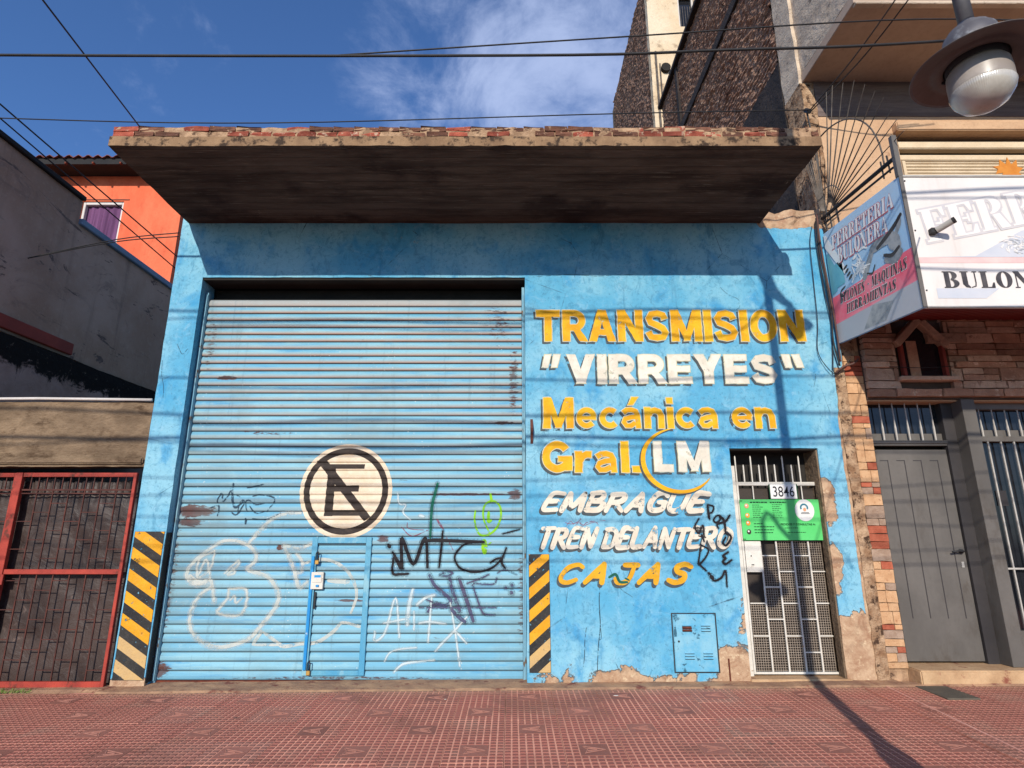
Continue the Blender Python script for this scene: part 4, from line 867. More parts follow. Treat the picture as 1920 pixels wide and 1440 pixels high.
# paint on the facade
def wall_place(y0): return lambda x, z, lift=0.0: (x, y0-lift, z)
rc = lambda a, b, c, d: ('p', [(a, c), (b, c), (b, d), (a, d)])
def arcp(cx, cz, rx, rz, a0, a1, n=14): return [(cx+rx*cos(radians(a0+(a1-a0)*i/n)), cz+rz*sin(radians(a0+(a1-a0)*i/n))) for i in range(n+1)]
BW = .23
BG = {
 'T': (.80, [rc(0, .80, .78, 1), rc(.28, .52, 0, .78)]),
 'R': (.80, [rc(0, .25, 0, 1), ('s', .21, [(.24, .895), (.40, .895)]+arcp(.42, .665, .235, .23, 80, -80)+[(.40, .435), (.24, .435)]), ('p', [(.30, .45), (.52, .48), (.84, 0), (.56, 0)])]),
 'A': (.88, [('p', [(0, 0), (.26, 0), (.56, 1), (.30, 1)]), ('p', [(.88, 0), (.62, 0), (.32, 1), (.58, 1)]), rc(.22, .66, .20, .38)]),
 'N': (.84, [rc(0, .25, 0, 1), rc(.59, .84, 0, 1), ('p', [(.02, 1), (.27, 1), (.82, 0), (.57, 0)])]),
 'S': (.78, [('s', .21, [(.655, .70), (.60, .84), (.42, .895), (.22, .86), (.125, .73), (.18, .60), (.38, .52), (.58, .42), (.66, .28), (.58, .14), (.38, .105), (.18, .14), (.10, .30)])]),
 'M': (1.02, [rc(0, .25, 0, 1), rc(.77, 1.02, 0, 1), ('p', [(.02, 1), (.28, 1), (.62, .02), (.42, .02)]), ('p', [(.74, 1), (1.0, 1), (.60, .02), (.40, .02)])]),
 'I': (.26, [rc(0, .26, 0, 1)]),
 'O': (.88, [('s', .23, arcp(.44, .5, .325, .395, 90, 450, 30))]),
 'V': (.84, [('p', [(0, 1), (.27, 1), (.56, 0), (.30, 0)]), ('p', [(.84, 1), (.57, 1), (.28, 0), (.54, 0)])]),
 'E': (.70, [rc(0, .25, 0, 1), rc(.25, .68, 0, .21), rc(.25, .64, .40, .60), rc(.25, .67, .79, 1)]),
 'Y': (.82, [('p', [(0, 1), (.28, 1), (.54, .42), (.29, .36)]), ('p', [(.82, 1), (.54, 1), (.28, .42), (.53, .36)]), rc(.29, .54, 0, .42)]),
 'L': (.62, [rc(0, .25, 0, 1), rc(.25, .60, 0, .21)]),
 'G': (.86, [('s', .22, arcp(.44, .5, .325, .39, 38, 325, 24)), rc(.46, .86, .34, .52), rc(.66, .86, .06, .34)]),
 'e': (.70, [('s', .17, arcp(.35, .34, .255, .255, 8, 318, 20)), rc(.12, .66, .275, .40)]),
 'c': (.66, [('s', .18, arcp(.35, .34, .255, .25, 48, 312, 18))]),
 'n': (.68, [rc(0, .21, 0, .68), ('s', .20, [(.14, .44), (.22, .55), (.36, .58), (.50, .53), (.565, .40), (.565, 0)])]),
 'i': (.22, [rc(0, .22, 0, .68), rc(0, .22, .80, 1.0)]),
 'a': (.68, [('s', .17, [(.06, .50), (.18, .585), (.34, .60), (.48, .55), (.54, .42), (.545, 0)]), ('s', .155, [(.50, .38), (.30, .36), (.13, .30), (.085, .19), (.15, .09), (.30, .08), (.46, .17)])]),
 'r': (.48, [rc(0, .21, 0, .68), ('s', .20, [(.14, .38), (.22, .52), (.34, .58), (.48, .575)])]),
 'l': (.22, [rc(0, .22, 0, 1)]), '.': (.24, [rc(0, .24, 0, .20)]),
 '\u201c': (.62, [('p', [(0, 0), (.20, 0), (.34, 1), (.10, 1)]), ('p', [(.34, 0), (.54, 0), (.68, 1), (.44, 1)])]),
 '\u201d': (.62, [('p', [(.10, 0), (.30, 0), (.24, 1), (.0, 1)]), ('p', [(.46, 0), (.66, 0), (.56, 1), (.32, 1)])]),
}
BG['\u00e1'] = (BG['a'][0], BG['a'][1]+[('p', [(.22, .76), (.40, .76), (.60, 1.02), (.36, 1.02)])])
def block_word(s, x0, x1, z0, z1, main, label=None, gap=.085, shadow=(-.024, -.026), gr=.0085):
    tot = 0; pos = []
    for ch in s:
        if ch == ' ': tot += .36; continue
        pos.append((tot, BG[ch][1])); tot += BG[ch][0]+gap
    tot -= gap; sx, sz = (x1-x0)/tot, (z1-z0)
    def lay(name, mt, dx, dz, y, grow):
        m = MB(); k = 0
        for cx, parts in pos:
            for pt in parts:
                k += 1; yy = y-(k % 9)*1.0e-4
                if pt[0] == 'p':
                    q = [(x0+(cx+a)*sx, z0+b*sz) for a, b in pt[1]]
                    if grow:
                        mx = sum(a for a, _ in q)/len(q); mz = sum(b for _, b in q)/len(q)
                        q = [(a+(grow if a > mx else -grow), b+(grow if b > mz else -grow)) for a, b in q]
                    q2 = []
                    for i in range(len(q)):
                        a, b = q[i], q[(i+1) % len(q)]; ns = max(1, int(math.hypot(a[0]-b[0], a[1]-b[1])/.03))
                        q2 += [(a[0]+(b[0]-a[0])*j/ns, a[1]+(b[1]-a[1])*j/ns) for j in range(ns)]
                    q = [(a+mnoise.noise(Vector((a*16, b*16, 1)))*.0065, b+mnoise.noise(Vector((a*16, b*16, 7)))*.0065) for a, b in q2]
                    m.add([(a+dx, yy, b+dz) for a, b in q], [tuple(range(len(q)))])
                else:
                    P = [Vector((x0+(cx+a)*sx, z0+b*sz)) for a, b in pt[2]]; n = len(P); w = pt[1]*(sx+sz)/4+grow; P = [p+Vector((mnoise.noise(Vector((p.x*12, p.y*12, 3))), mnoise.noise(Vector((p.x*12, p.y*12, 9)))))*.006 for p in P]; vs = []
                    closed = (P[0]-P[-1]).length < 1e-4
                    for i in range(n):
                        d = (P[min(i+1, n-1)]-P[max(i-1, 0)]) if not (closed and i in (0, n-1)) else (P[1]-P[-2])
                        d.normalize(); nn = Vector((-d.y, d.x)); e = Vector((0, 0))
                        if not closed and i in (0, n-1): e = d*(-grow if i == 0 else grow)
                        for sg in (1, -1): c = P[i]+e+nn*w*sg; vs.append((c.x+dx, yy-i*1e-6, c.y+dz))
                    m.add(vs, [(2*i, 2*i+1, 2*i+3, 2*i+2) for i in range(n-1)])
        o = m.build(name, M[mt], wall, fix=False)
        if label and name == 'lettering': o['label'] = label
    lay('drop_shade', 'shade', shadow[0], shadow[1], YW-.0022, gr*.8); lay('lettering_outline', 'outline', 0, 0, YW-.0034, gr); lay('lettering', main, 0, 0, YW-.0047, 0)
block_word('TRANSMISION', .285, 3.455, 3.665, 4.055, 'yellow', 'yellow block word TRANSMISION')
block_word('\u201c', .350, .545, 3.345, 3.50, 'white', 'cream opening quotation mark')
block_word('VIRREYES', .635, 3.075, 3.155, 3.50, 'white', 'cream block word VIRREYES')
block_word('\u201d', 3.14, 3.37, 3.345, 3.50, 'white', 'cream closing quotation mark')
block_word('Mec\u00e1nica en', .355, 2.99, 2.63, 2.985, 'yellow', 'yellow words Mec\u00e1nica en')
block_word('Gral.', .335, 1.43, 2.135, 2.48, 'yellow', 'yellow abbreviation Gral.')
block_word('LM', 1.585, 2.205, 2.145, 2.48, 'white', 'cream letters LM', gap=.16)
def arc_swoosh():
    m = MB(); cx, cz, R = 1.86, 2.275, .40; pl = wall_place(YW-.0068); n = 60
    for off, mt in (((-.02, -.02), 'shade'), ((0, 0), 'yellow')):
        m = MB(); a0, a1 = radians(100), radians(325); vs = []
        for i in range(n+1):
            a = a0+(a1-a0)*i/n; w = .052*sin(pi*min(1, max(0, i/n)))**.6+.004; k = 1.0
            for r in (R-w*.5, R+w*.5): vs.append((cx+off[0]+r*cos(a)*1.0, YW-(.0056 if mt == 'shade' else .0062), cz+off[1]+r*sin(a)*.88))
        m.add(vs, [(2*i, 2*i+1, 2*i+3, 2*i+2) for i in range(n)]); m.build('painted_swoosh', M[mt], wall, fix=False)
arc_swoosh()
GL = {'E': (.80, [[(.80, .95), (.28, .99), (.10, .60), (.02, .08), (.25, .01), (.68, .04)], [(.12, .52), (.60, .53)]]), 'M': (1.02, [[(.0, .0), (.16, .98)], [(.16, .98), (.44, .25), (.86, 1.0)], [(.86, 1.0), (.90, .02)]]),
 'B': (.86, [[(.04, .0), (.14, .98)], [(.06, .95), (.55, .99), (.68, .80), (.55, .58), (.14, .53)], [(.14, .53), (.68, .50), (.78, .26), (.60, .03), (.04, .02)]]), 'R': (.86, [[(.02, .0), (.14, .98)], [(.06, .95), (.60, .97), (.72, .74), (.56, .54), (.14, .48)], [(.36, .48), (.78, .0)]]),
 'A': (.88, [[(.0, .0), (.52, 1.0)], [(.52, 1.0), (.74, .0)], [(.22, .34), (.70, .34)]]), 'G': (.86, [[(.80, .82), (.60, .98), (.28, .90), (.08, .45), (.16, .08), (.45, .01), (.74, .12), (.76, .46)], [(.46, .46), (.82, .46)]]),
 'U': (.88, [[(.10, 1.0), (.04, .30), (.20, .03), (.50, .04), (.72, .30), (.82, 1.0)]]), 'T': (.80, [[(.02, .96), (.82, .99)], [(.46, .98), (.32, .0)]]), 'N': (.86, [[(.02, .0), (.14, 1.0)], [(.14, 1.0), (.62, .04)], [(.62, .04), (.80, 1.0)]]),
 'D': (.84, [[(.06, .0), (.16, .98)], [(.04, .96), (.50, .95), (.76, .70), (.70, .25), (.45, .04), (.04, .02)]]), 'L': (.72, [[(.14, 1.0), (.06, .06), (.62, .04)]]), 'O': (.90, [[(.42, .98), (.12, .70), (.10, .20), (.42, .02), (.76, .26), (.80, .74), (.46, .98)]]),
 'C': (.86, [[(.82, .86), (.58, .99), (.22, .84), (.06, .44), (.14, .10), (.44, .01), (.76, .16)]]), 'J': (.80, [[(.22, .97), (.80, .97)], [(.66, .96), (.66, .30), (.50, .03), (.20, .02), (.04, .22)]]), 'S': (.80, [[(.80, .86), (.50, .99), (.20, .84), (.30, .58), (.64, .44), (.66, .14), (.36, .0), (.04, .12)]])}
def brush_word(s, x0, x1, z0, z1, main, w, shear=.34, gap=.14, label=None):
    pos = []; cx = 0
    for ch in s:
        if ch == ' ': cx += .42; continue
        gw, st = GL[ch]; pos.append((cx, st)); cx += gw+gap
    tot = cx-gap+shear; H = z1-z0; sx = (x1-x0)/tot
    random.seed(len(s)*7)
    st_all = []
    for c, st in pos:
        dz = random.uniform(-.03, .03); sc = random.uniform(.96, 1.04)
        for pts in st: st_all.append([(x0+(c+p[0]+p[1]*shear)*sx, z0+(p[1]*sc+dz)*H) for p in pts])
    for nm, mt, off, ww, yy in (('drop_shade', 'shade', (-.022, -.028), w*1.05, .0022), ('lettering', main, (0, 0), w, .0040)):
        m = MB()
        for k, pts in enumerate(st_all): ribbon(m, [(p[0]+off[0], p[1]+off[1]) for p in pts], ww*(1+.06*((k*37) % 5-2)), wall_place(YW-yy), 6, .12, k*1.5e-4 if False else (k % 8)*1.8e-4)
        o = m.build(nm, M[mt], wall, fix=False)
        if label and nm == 'lettering': o['label'] = label
brush_word('EMBRAGUE', .33, 2.17, 1.72, 1.905, 'white_old', .056, label='cream italic brush word EMBRAGUE')
brush_word('TREN DELANTERO', .28, 2.40, 1.335, 1.535, 'white_old', .051, label='cream italic brush words TREN DELANTERO')
brush_word('CAJAS', .48, 1.92, .975, 1.155, 'yellow_old', .055, .36, .34, label='yellow italic brush word CAJAS')
random.seed(3)
def strokes(key, mat, parent, place, name, label=None, off=0.0):
    m = MB()
    for k, (w, pts) in enumerate(STROKES[key]): ribbon(m, pts, w*(1.35 if key == 'wall_tag' else 1), place, 5, .25, off+(k % 10)*1.6e-4)
    o = m.build(name, M[mat], parent, fix=False)
    if label: o['label'] = label
    return o
m = MB()
for k, (w, pts) in enumerate(STROKES['wall_tag']): ribbon(m, pts, w*2.6, wall_place(YW-.0061), 5, .1, (k % 10)*1e-5)
m.build('overspray', M['mist_dark'], wall, fix=False)
strokes('wall_tag', 'black_paint', wall, wall_place(YW-.0064), 'graffiti', 'black sprayed tag over the end of DELANTERO')
strokes('wall_tag_red', 'spray_pink', wall, wall_place(YW-.0036), 'graffiti', 'small faint red scribble above TREN')
for key in ('wall_crack', 'pillar_crack'):
    for w, pts in STROKES[key]:
        m = MB(); ribbon(m, pts, w, wall_place(YW-.0026), 5, .25); m.build('crack', M['crack'], wall, fix=False)
m = MB(); ribbon(m, [(1.03, 1.03), (1.10, 1.06), (1.14, .985), (1.22, .98)], .03, wall_place(YW-.0062), 4, .3); ribbon(m, [(1.20, 1.02), (1.24, 1.0)], .02, wall_place(YW-.0066), 4, .3)
m.build('graffiti', M['spray_green'], wall, fix=False)
# hazard stripes
def clip(poly, x0, x1, z0, z1):
    for ax, lim, sg in ((0, x0, 1), (0, x1, -1), (1, z0, 1), (1, z1, -1)):
        out = []
        for i in range(len(poly)):
            a, b = poly[i-1], poly[i]; ia = (a[ax]-lim)*sg >= 0; ib = (b[ax]-lim)*sg >= 0
            if ia != ib:
                t = (lim-a[ax])/(b[ax]-a[ax]); out.append((a[0]+(b[0]-a[0])*t, a[1]+(b[1]-a[1])*t))
            if ib: out.append(b)
        poly = out
        if not poly: return []
    return poly
def hazard(x0, x1, z0, z1, slope, pitch, phase, thick):
    zs_ = lines(z0, z1, .1)
    vs = []; 
    for z in zs_: vs += [(x0, YW-.0026, z), (x1, YW-.0026, z)]
    me = bpy.data.meshes.new('p'); me.from_pydata(vs, [], [(2*i, 2*i+1, 2*i+3, 2*i+2) for i in range(len(zs_)-1)]); link('black_paint_ground', me, M['hazard_black'], wall)
    k = -3
    while True:
        zb = z0+phase+k*pitch
        if zb-abs(slope)*(x1-x0) > z1: break
        dz = slope*(x1-x0); p = clip([(x0, zb), (x1, zb+dz), (x1, zb+dz+thick), (x0, zb+thick)], x0+.004, x1-.004, z0+.004, z1-.002); k += 1
        if len(p) < 3: continue
        me = bpy.data.meshes.new('s'); me.from_pydata([(a, YW-.0038, b) for a, b in p], [], [tuple(range(len(p)))])
        link('hazard_stripe', me, M['hazard_pale' if sum(q[1] for q in p)/len(p) < .40 else 'hazard_yellow'], wall)
hazard(-4.075, -3.752, .03, 1.50, -.62, .222, .085, .118)
hazard(.178, .400, .10, 1.265, .85, .223, .035, .115)
MB().box(-3.7375, -3.7345, YW+.01, YW+.135, .0, 1.49).build('black_jamb_paint', M['hazard_black'], wall)

# ------------------------------------------------------------------ the roller shutter
shut = thing('roller_shutter', (-1.8, 6.62, 0), 'wide pale blue slatted roller shutter, rusty, sprayed with tags, small wicket door in it', 'roller shutter')
SX0, SX1, SP, SZ0, SN, SY = -3.715, .115, .0905, -.002, 47, 6.632
PROF = [(0, .0), (.045, .0115), (.20, .0175), (.45, .0185), (.70, .0135), (.90, .005), (1.0, .0)]
def prof(z):
    t = ((z-SZ0)/SP) % 1.0
    for (a, p), (b, q) in zip(PROF, PROF[1:]):
        if a <= t <= b: return p+(q-p)*(t-a)/(b-a)
    return 0
def slat_mesh(k):
    X = lines(SX0, SX1, .24); vs = []; n = len(PROF)
    for x in X:
        for t, p in PROF: vs.append((x+1.8, -p+mnoise.noise(Vector((x*1.3, k*3.7, 0)))*.0012, t*SP))
    me = bpy.data.meshes.new('slat'); me.from_pydata(vs, [], [(i*n+j, (i+1)*n+j, (i+1)*n+j+1, i*n+j+1) for i in range(len(X)-1) for j in range(n-1)])
    me.materials.append(M['slat']); return me
SL = [slat_mesh(k) for k in range(4)]
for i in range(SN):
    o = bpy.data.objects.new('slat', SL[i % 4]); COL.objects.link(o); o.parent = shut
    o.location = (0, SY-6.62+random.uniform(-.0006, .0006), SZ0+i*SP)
MB().box(SX0, SX1, SY+.004, SY+.010, -.02, 4.26).build('backing', M['dark'], shut)
MB().box(SX0, SX1, SY-.022, SY+.02, -.045, -.003).build('bottom_bar', M['rust'], shut, bev=.004)
for x0 in (-3.737, .118):
    m = MB().box(x0, x0+.034, 6.585, 6.66, -.03, 4.33 if x0 < 0 else 4.40)
    m.box(x0+(.012 if x0 < 0 else -.0), x0+(.030 if x0 < 0 else .018), 6.572, 6.586, .0, 4.3)
    m.build('guide_rail', M['rail'], shut, bev=.003)
MB().tube([(-3.7, 7.05, 4.55), (.12, 7.05, 4.55)], .16, 20).build('roll_drum', M['dark'], shut)
MB().box(-3.737, .152, YW+.016, YW+.29, 4.452, 4.4775).build('lintel_shade_strip', M['dark'], gar)  # added black strip, stands in for shade under the opening's head
MB().box(-3.737, .152, 6.80, 6.84, 3.9, 4.45).build('gap_shade_plane', M['dark'], shut)  # dark plane added for the deep shade in the gap above the slats
def shutter_skin(m, name, mat, label=None, lift=.0022):
    """lays flat paint over the bulging slats, cutting it at every bend of their section"""
    bm = bmesh.new(); me = m.mesh('x', fix=False); bm.from_mesh(me)
    z0 = min(v.co.z for v in bm.verts); z1 = max(v.co.z for v in bm.verts)
    k = int((z0-SZ0)/SP)
    while SZ0+k*SP < z1:
        for t, _ in PROF[:-1]:
            z = SZ0+(k+t)*SP
            if z0 < z < z1: bmesh.ops.bisect_plane(bm, geom=bm.verts[:]+bm.edges[:]+bm.faces[:], plane_co=(0, 0, z), plane_no=(0, 0, 1), dist=1e-5)
        k += 1
    for v in bm.verts: v.co.y += -prof(v.co.z+1e-7)-lift
    bm.to_mesh(me); bm.free(); o = link(name, me, M[mat], shut)
    if label: o['label'] = label
    return o
sp = lambda x, z, lift=0.0: (x, SY-lift, z)
# no-parking roundel
CX, CZ = -1.868, 1.945
def disc(r0, r1, y, n=72):
    m = MB()
    if r0 <= 0: m.add([(CX+r1*cos(2*pi*i/n), y, CZ+r1*1.01*sin(2*pi*i/n)) for i in range(n)], [tuple(range(n))])
    else: m.add([(CX+r*cos(2*pi*i/n), y, CZ+r*1.01*sin(2*pi*i/n)) for i in range(n) for r in (r0, r1)], [(2*i, 2*i+1, (2*i+3) % (2*n), (2*i+2) % (2*n)) for i in range(n)])
    return m
shutter_skin(disc(0, .520, SY), 'painted_roundel', 'sign_cream', 'cream painted roundel with a black ring and a struck out letter E', .0016)
m = disc(.408, .475, SY)
shutter_skin(m, 'roundel_ring', 'sign_black', None, .0030)
u = lambda a, b: (CX+(a-650)/7.2*.00590, CZ-(b-725)/7.2*.00565)
def poly(m, pts, y): m.add([(p[0], y, p[1]) for p in pts], [tuple(range(len(pts)))])
m = MB(); poly(m, [u(372, 1080), u(490, 1080), u(490, 350), u(385, 350)], SY); shutter_skin(m, 'letter_stem', 'sign_black', None, .0034)
for q in ([u(300, 345), u(890, 345), u(885, 412), u(320, 412)], [u(488, 655), u(825, 648), u(825, 738), u(488, 738)], [u(488, 995), u(905, 995), u(940, 1075), u(488, 1075)]):
    m = MB(); poly(m, q, SY); shutter_skin(m, 'letter_bar', 'sign_black', None, .0031)
m = MB(); poly(m, [u(215, 300), u(340, 268), u(1010, 1090), u(920, 1150)], SY); shutter_skin(m, 'diagonal_stroke', 'sign_black', None, .0039)
for key, mt, lab in (('tag_bubble', 'spray_bubble', 'large faded white bubble outline'), ('tag_white', 'spray_white', 'thin white sprayed letters low down'), ('tag_purple', 'spray_purple', 'faded purple scribbled tag'),
                     ('tag_pink', 'spray_pink', None), ('tag_faint', 'spray_faint', 'faint dark scribble left of the roundel'), ('tag_green', 'spray_green', None), ('tag_lime', 'spray_lime', 'lime green looped marker scribble'), ('tag_black', 'black_paint', 'bold black tag starting with M and T')):
    if key in ('tag_bubble', 'tag_white', 'tag_black', 'tag_purple', 'tag_green'):
        m = MB()
        for k, (w, pts) in enumerate(STROKES[key]): ribbon(m, pts, w*2.1+.012, sp, 5, .1, (k % 10)*1e-4)
        shutter_skin(m, 'overspray', 'mist_white' if key in ('tag_bubble', 'tag_white') else 'mist_dark', None, {'tag_bubble': .0010, 'tag_white': .0024, 'tag_black': .0042}.get(key, .0026))
    m = MB()
    for k, (w, pts) in enumerate(STROKES[key]): ribbon(m, pts, w*1.25, sp, 5, .25, (k % 10)*1.5e-4)
    shutter_skin(m, 'graffiti', mt, lab, {'tag_bubble': .0016, 'tag_black': .0046, 'tag_lime': .0042}.get(key, .003))
# wicket door in the shutter
wd = tag(MB().box(-2.19, -2.13, 6.590, 6.612, .045, 1.44).box(-1.60, -1.54, 6.590, 6.612, .045, 1.44).box(-2.13, -1.60, 6.592, 6.611, 1.375, 1.438).box(-2.13, -1.60, 6.592, 6.611, .045, .095).build('wicket_door', M['wicket'], shut, bev=.004))
MB().box(-2.178, -2.148, 6.574, 6.589, .10, 1.24).build('hasp_bar', M['hasp_blue'], wd, bev=.003)
MB().box(-2.165, -2.035, 6.572, 6.609, .90, 1.075).box(-2.15, -2.05, 6.566, 6.571, .97, 1.06).build('lock_box', M['white_metal'], wd, bev=.006)
MB().box(-2.106, -2.075, 6.560, 6.566, .925, .945).box(-2.13, -2.06, 6.5655, 6.5657, 1.02, 1.045).build('keyhole', M['hasp_blue'], wd)
MB().box(-2.12, -2.106, 6.585, 6.605, .70, .87).build('latch', M['black_iron'], wd)
m = MB()
for k, (w, pts) in enumerate(STROKES['tag_bubble_right']): ribbon(m, pts, w*1.25, sp, 5, .25, (k % 10)*1.5e-4)
shutter_skin(m, 'graffiti', 'spray_bubble', 'faded white arc across the wicket door', .0018)
def padlock(z, label):
    t = thing('padlock', (-2.112, 6.565, z), label, 'padlock')
    MB().box(-2.135, -2.095, 6.558, 6.578, z-.045, z).build('lock_body', M['brass'], t, bev=.005)
    MB().tube([(-2.130, 6.568, z-.005), (-2.130, 6.568, z+.065), (-2.122, 6.568, z+.085), (-2.108, 6.568, z+.085), (-2.100, 6.568, z+.065), (-2.100, 6.568, z-.005)], .006, 8).build('shackle', M['black_iron'], t, smooth=True)
padlock(1.20, 'brass padlock with long dark shackle at the top of the wicket door')
padlock(.10, 'brass padlock with dark shackle low down on the wicket door')

# ------------------------------------------------------------------ street door of the garage
DY = 6.60
gate = thing('entrance_door', (2.95, DY, .03), 'narrow white steel door with mesh panels and spiked top, numbered 3846', 'door')
m = MB(); 
MB().box(2.445, 2.515, DY-.02, DY+.03, .0, 2.22).build('door_post', M['white_metal'], gate, bev=.004)
LX0, LX1 = 2.520, 3.452
m = MB().box(LX0, LX0+.022, DY-.012, DY+.02, .06, 2.04).box(LX1-.05, LX1, DY-.012, DY+.02, .06, 2.04).box(LX0+.022, LX1-.05, DY-.012, DY+.02, 2.0, 2.04).box(LX0+.022, LX1-.05, DY-.010, DY+.018, .06, .082)
m.build('leaf_frame', M['white_metal'], gate, bev=.003)
for x, zt in ((2.535, 2.335), (2.622, 2.235), (2.71, 2.335), (2.798, 2.235), (2.885, 2.335), (2.975, 2.24), (3.07, 2.335), (3.165, 2.235), (3.255, 2.335), (3.435, 2.335)):
    MB().tube([(x, DY, 2.0), (x, DY, zt-.02), (x, DY, zt)], [.008, .008, .003], 6).build('spike', M['white_metal'], gate)
cols = [2.545, 2.722, 2.896, 3.074, 3.248, 3.402]
for x in cols[1:-1]: MB().box(x-.007, x+.007, DY-.006, DY+.010, .08, 1.40).build('bar', M['white_metal'], gate)
for x in (2.705, 3.25): MB().box(x-.005, x+.005, DY-.004, DY+.008, 1.85, 2.0).build('bar', M['white_metal'], gate)
rows = {0: [.43, .755], 1: [.595, .92, 1.245], 2: [.43, .755, 1.08], 3: [.27, .595, .92, 1.245], 4: [.43, .755, 1.08]}
for c, zs_ in rows.items():
    for z in zs_: MB().box(cols[c]+.007, cols[c+1]-.007, DY-.005, DY+.009, z-.006, z+.006).build('crossbar', M['white_metal'], gate)
for c in range(5):
    lo = .084; hi = {0: .755, 1: 1.245}.get(c, 1.40); m = MB()
    x = cols[c]+.018
    while x < cols[c+1]-.012: m.box(x-.0021, x+.0021, DY+.012, DY+.0150, lo, hi); x += .0245
    z = lo+.01
    while z < hi: m.box(cols[c]+.008, cols[c+1]-.008, DY+.0152, DY+.0182, z-.0021, z+.0021); z += .0245
    m.build('wire_mesh', M['mesh_grey'], gate, fix=False)
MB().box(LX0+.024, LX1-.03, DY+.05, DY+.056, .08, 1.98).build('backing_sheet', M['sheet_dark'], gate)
MB().box(2.546, 2.718, DY-.016, DY-.008, 1.075, 1.40).box(2.60, 2.612, DY-.0175, DY-.0161, 1.235, 1.25, 1).box(2.60, 2.630, DY-.0175, DY-.0161, 1.145, 1.155, 1).build('lock_plate', [M['white_metal'], M['black_iron']], gate)
for z in (.22, 1.12, 1.90): MB().tube([(3.462, DY-.005, z-.03), (3.462, DY-.005, z+.03)], .010, 8).box(3.462, 3.50, DY-.01, DY+.005, z-.012, z+.012).build('hinge', M['rust'], gate)
MB().box(2.43, 3.46, YW-.03, 6.66, -.02, .045).build('doorstep', M['step'], gar, bev=.008)
MB().box(2.438, 3.417, YW+.02, 6.77, 2.386, 2.4035).build('door_soffit', M['dark'], gar)  # near-black lining, puts the shade under the door head into colour
MB().box(3.402, 3.4185, YW+.012, 6.76, .046, 2.385).build('door_reveal', M['concrete_old'], gar)
npl = thing('number_plate', (3.03, DY-.03, 1.93), 'small white house number plate reading 3846 with green ends', 'number plate')
MB().box(2.882, 3.178, DY-.036, DY-.030, 1.852, 2.012).build('plate', M['poster_white'], npl, bev=.003)
for x in (2.872, 3.178): MB().box(x, x+.010, DY-.037, DY-.029, 1.850, 2.014).build('plate_end', M['poster_ink'], npl)
def put_text(s, x0, x1, z0, z1, y, mt, parent, name='lettering', bold=.0, shear=0):
    g = text_geo(s, bold, shear); f = fit(g, x0, x1, z0, z1); me = bpy.data.meshes.new(name)
    me.from_pydata([(f(v)[0], y, f(v)[1]) for v in g[0]], [], g[1]); return link(name, me, M[mt] if isinstance(mt, str) else mt, parent)
put_text('3846', 2.912, 3.15, 1.875, 1.990, DY-.0375, 'ink', npl, bold=.004)
pos = thing('green_poster', (2.99, DY-.03, 1.6), 'green printed notice with white round emblem wired to the white door', 'poster')
PYY = DY-.040
def poster_sheet():
    X, Z = lines(2.528, 3.452, .05), lines(1.408, 1.845, .05); n = len(Z)
    vs = [(x, PYY+mnoise.noise(Vector((x*3, z*3, 1)))*.003, z) for x in X for z in Z]; k = len(vs)
    vs += [(a, b+.003, c) for a, b, c in vs]
    fs = [(i*n+j, (i+1)*n+j, (i+1)*n+j+1, i*n+j+1) for i in range(len(X)-1) for j in range(n-1)]
    fs += [tuple(q+k for q in f)[::-1] for f in fs]
    me = bpy.data.meshes.new('sheet'); me.from_pydata(vs, [], fs); return link('sheet', me, M['green'], pos, None)
poster_sheet()
ell = lambda m, cx, cz, rx, rz, y, a0=0, a1=360, n=28: m.add([(cx+rx*cos(radians(a0+(a1-a0)*i/n)), y, cz+rz*sin(radians(a0+(a1-a0)*i/n))) for i in range(n)], [tuple(range(n))])
P0 = PYY-.0045
m = MB(); ell(m, 3.235, 1.728, .107, .118, P0); m.build('emblem', M['poster_white'], pos, fix=False)
m = MB(); n = 24
for i in range(n+1):
    a = radians(-25+230*i/n)
    for r in (.028, .046): m.v.append((3.232+r*cos(a), P0-.0008, 1.755+r*sin(a)))
m.f = [(2*i, 2*i+1, 2*i+3, 2*i+2) for i in range(n)]; m.mi = [0]*n; m.build('emblem_arch', M['poster_teal'], pos, fix=False)
m = MB(); ell(m, 3.236, 1.735, .017, .020, P0-.0012); m.build('emblem_dot', M['poster_skin'], pos, fix=False)
m = MB()
for z, w in ((1.700, .042), (1.688, .048)): m.add([(3.238-w, P0-.0008, z), (3.238+w, P0-.0008, z), (3.238+w, P0-.0008, z+.006), (3.238-w, P0-.0008, z+.006)], [(0, 1, 2, 3)])
m.build('emblem_caption', M['ink'], pos, fix=False)
for z, mt in ((1.775, 'poster_skin'), (1.672, 'poster_orange'), (1.590, 'poster_orange'), (1.497, 'sheet_dark')):
    m = MB(); ell(m, 2.598, z, .024, .026, P0); m.build('picture_spot', M[mt], pos, fix=False)
    m = MB(); ell(m, 2.594, z+.006, .010, .010, P0-.0008); m.build('picture_spot', M['poster_white'], pos, fix=False)
random.seed(5); m = MB()
def blurred_line(x0, x1, z, h=.007):
    x = x0
    while x < x1:
        w = random.uniform(.012, .034); m.add([(x, P0, z), (min(x+w, x1), P0, z), (min(x+w, x1), P0, z+h*random.uniform(.7, 1.1)), (x, P0, z+h)], [(0, 1, 2, 3)]); x += w+.006
blurred_line(2.64, 2.83, 1.808, .012); blurred_line(2.86, 3.04, 1.808, .012)
for i in range(7): blurred_line(2.66, random.uniform(2.74, 2.78), 1.782-.022*i, .006); 
for i in range(8): blurred_line(2.88, random.uniform(2.95, 3.00), 1.786-.020*i, .005)
for z, a in ((1.580, 2.76), (1.548, 2.88), (1.515, 2.87), (1.485, 2.86)): blurred_line(2.66, a, z, .008)
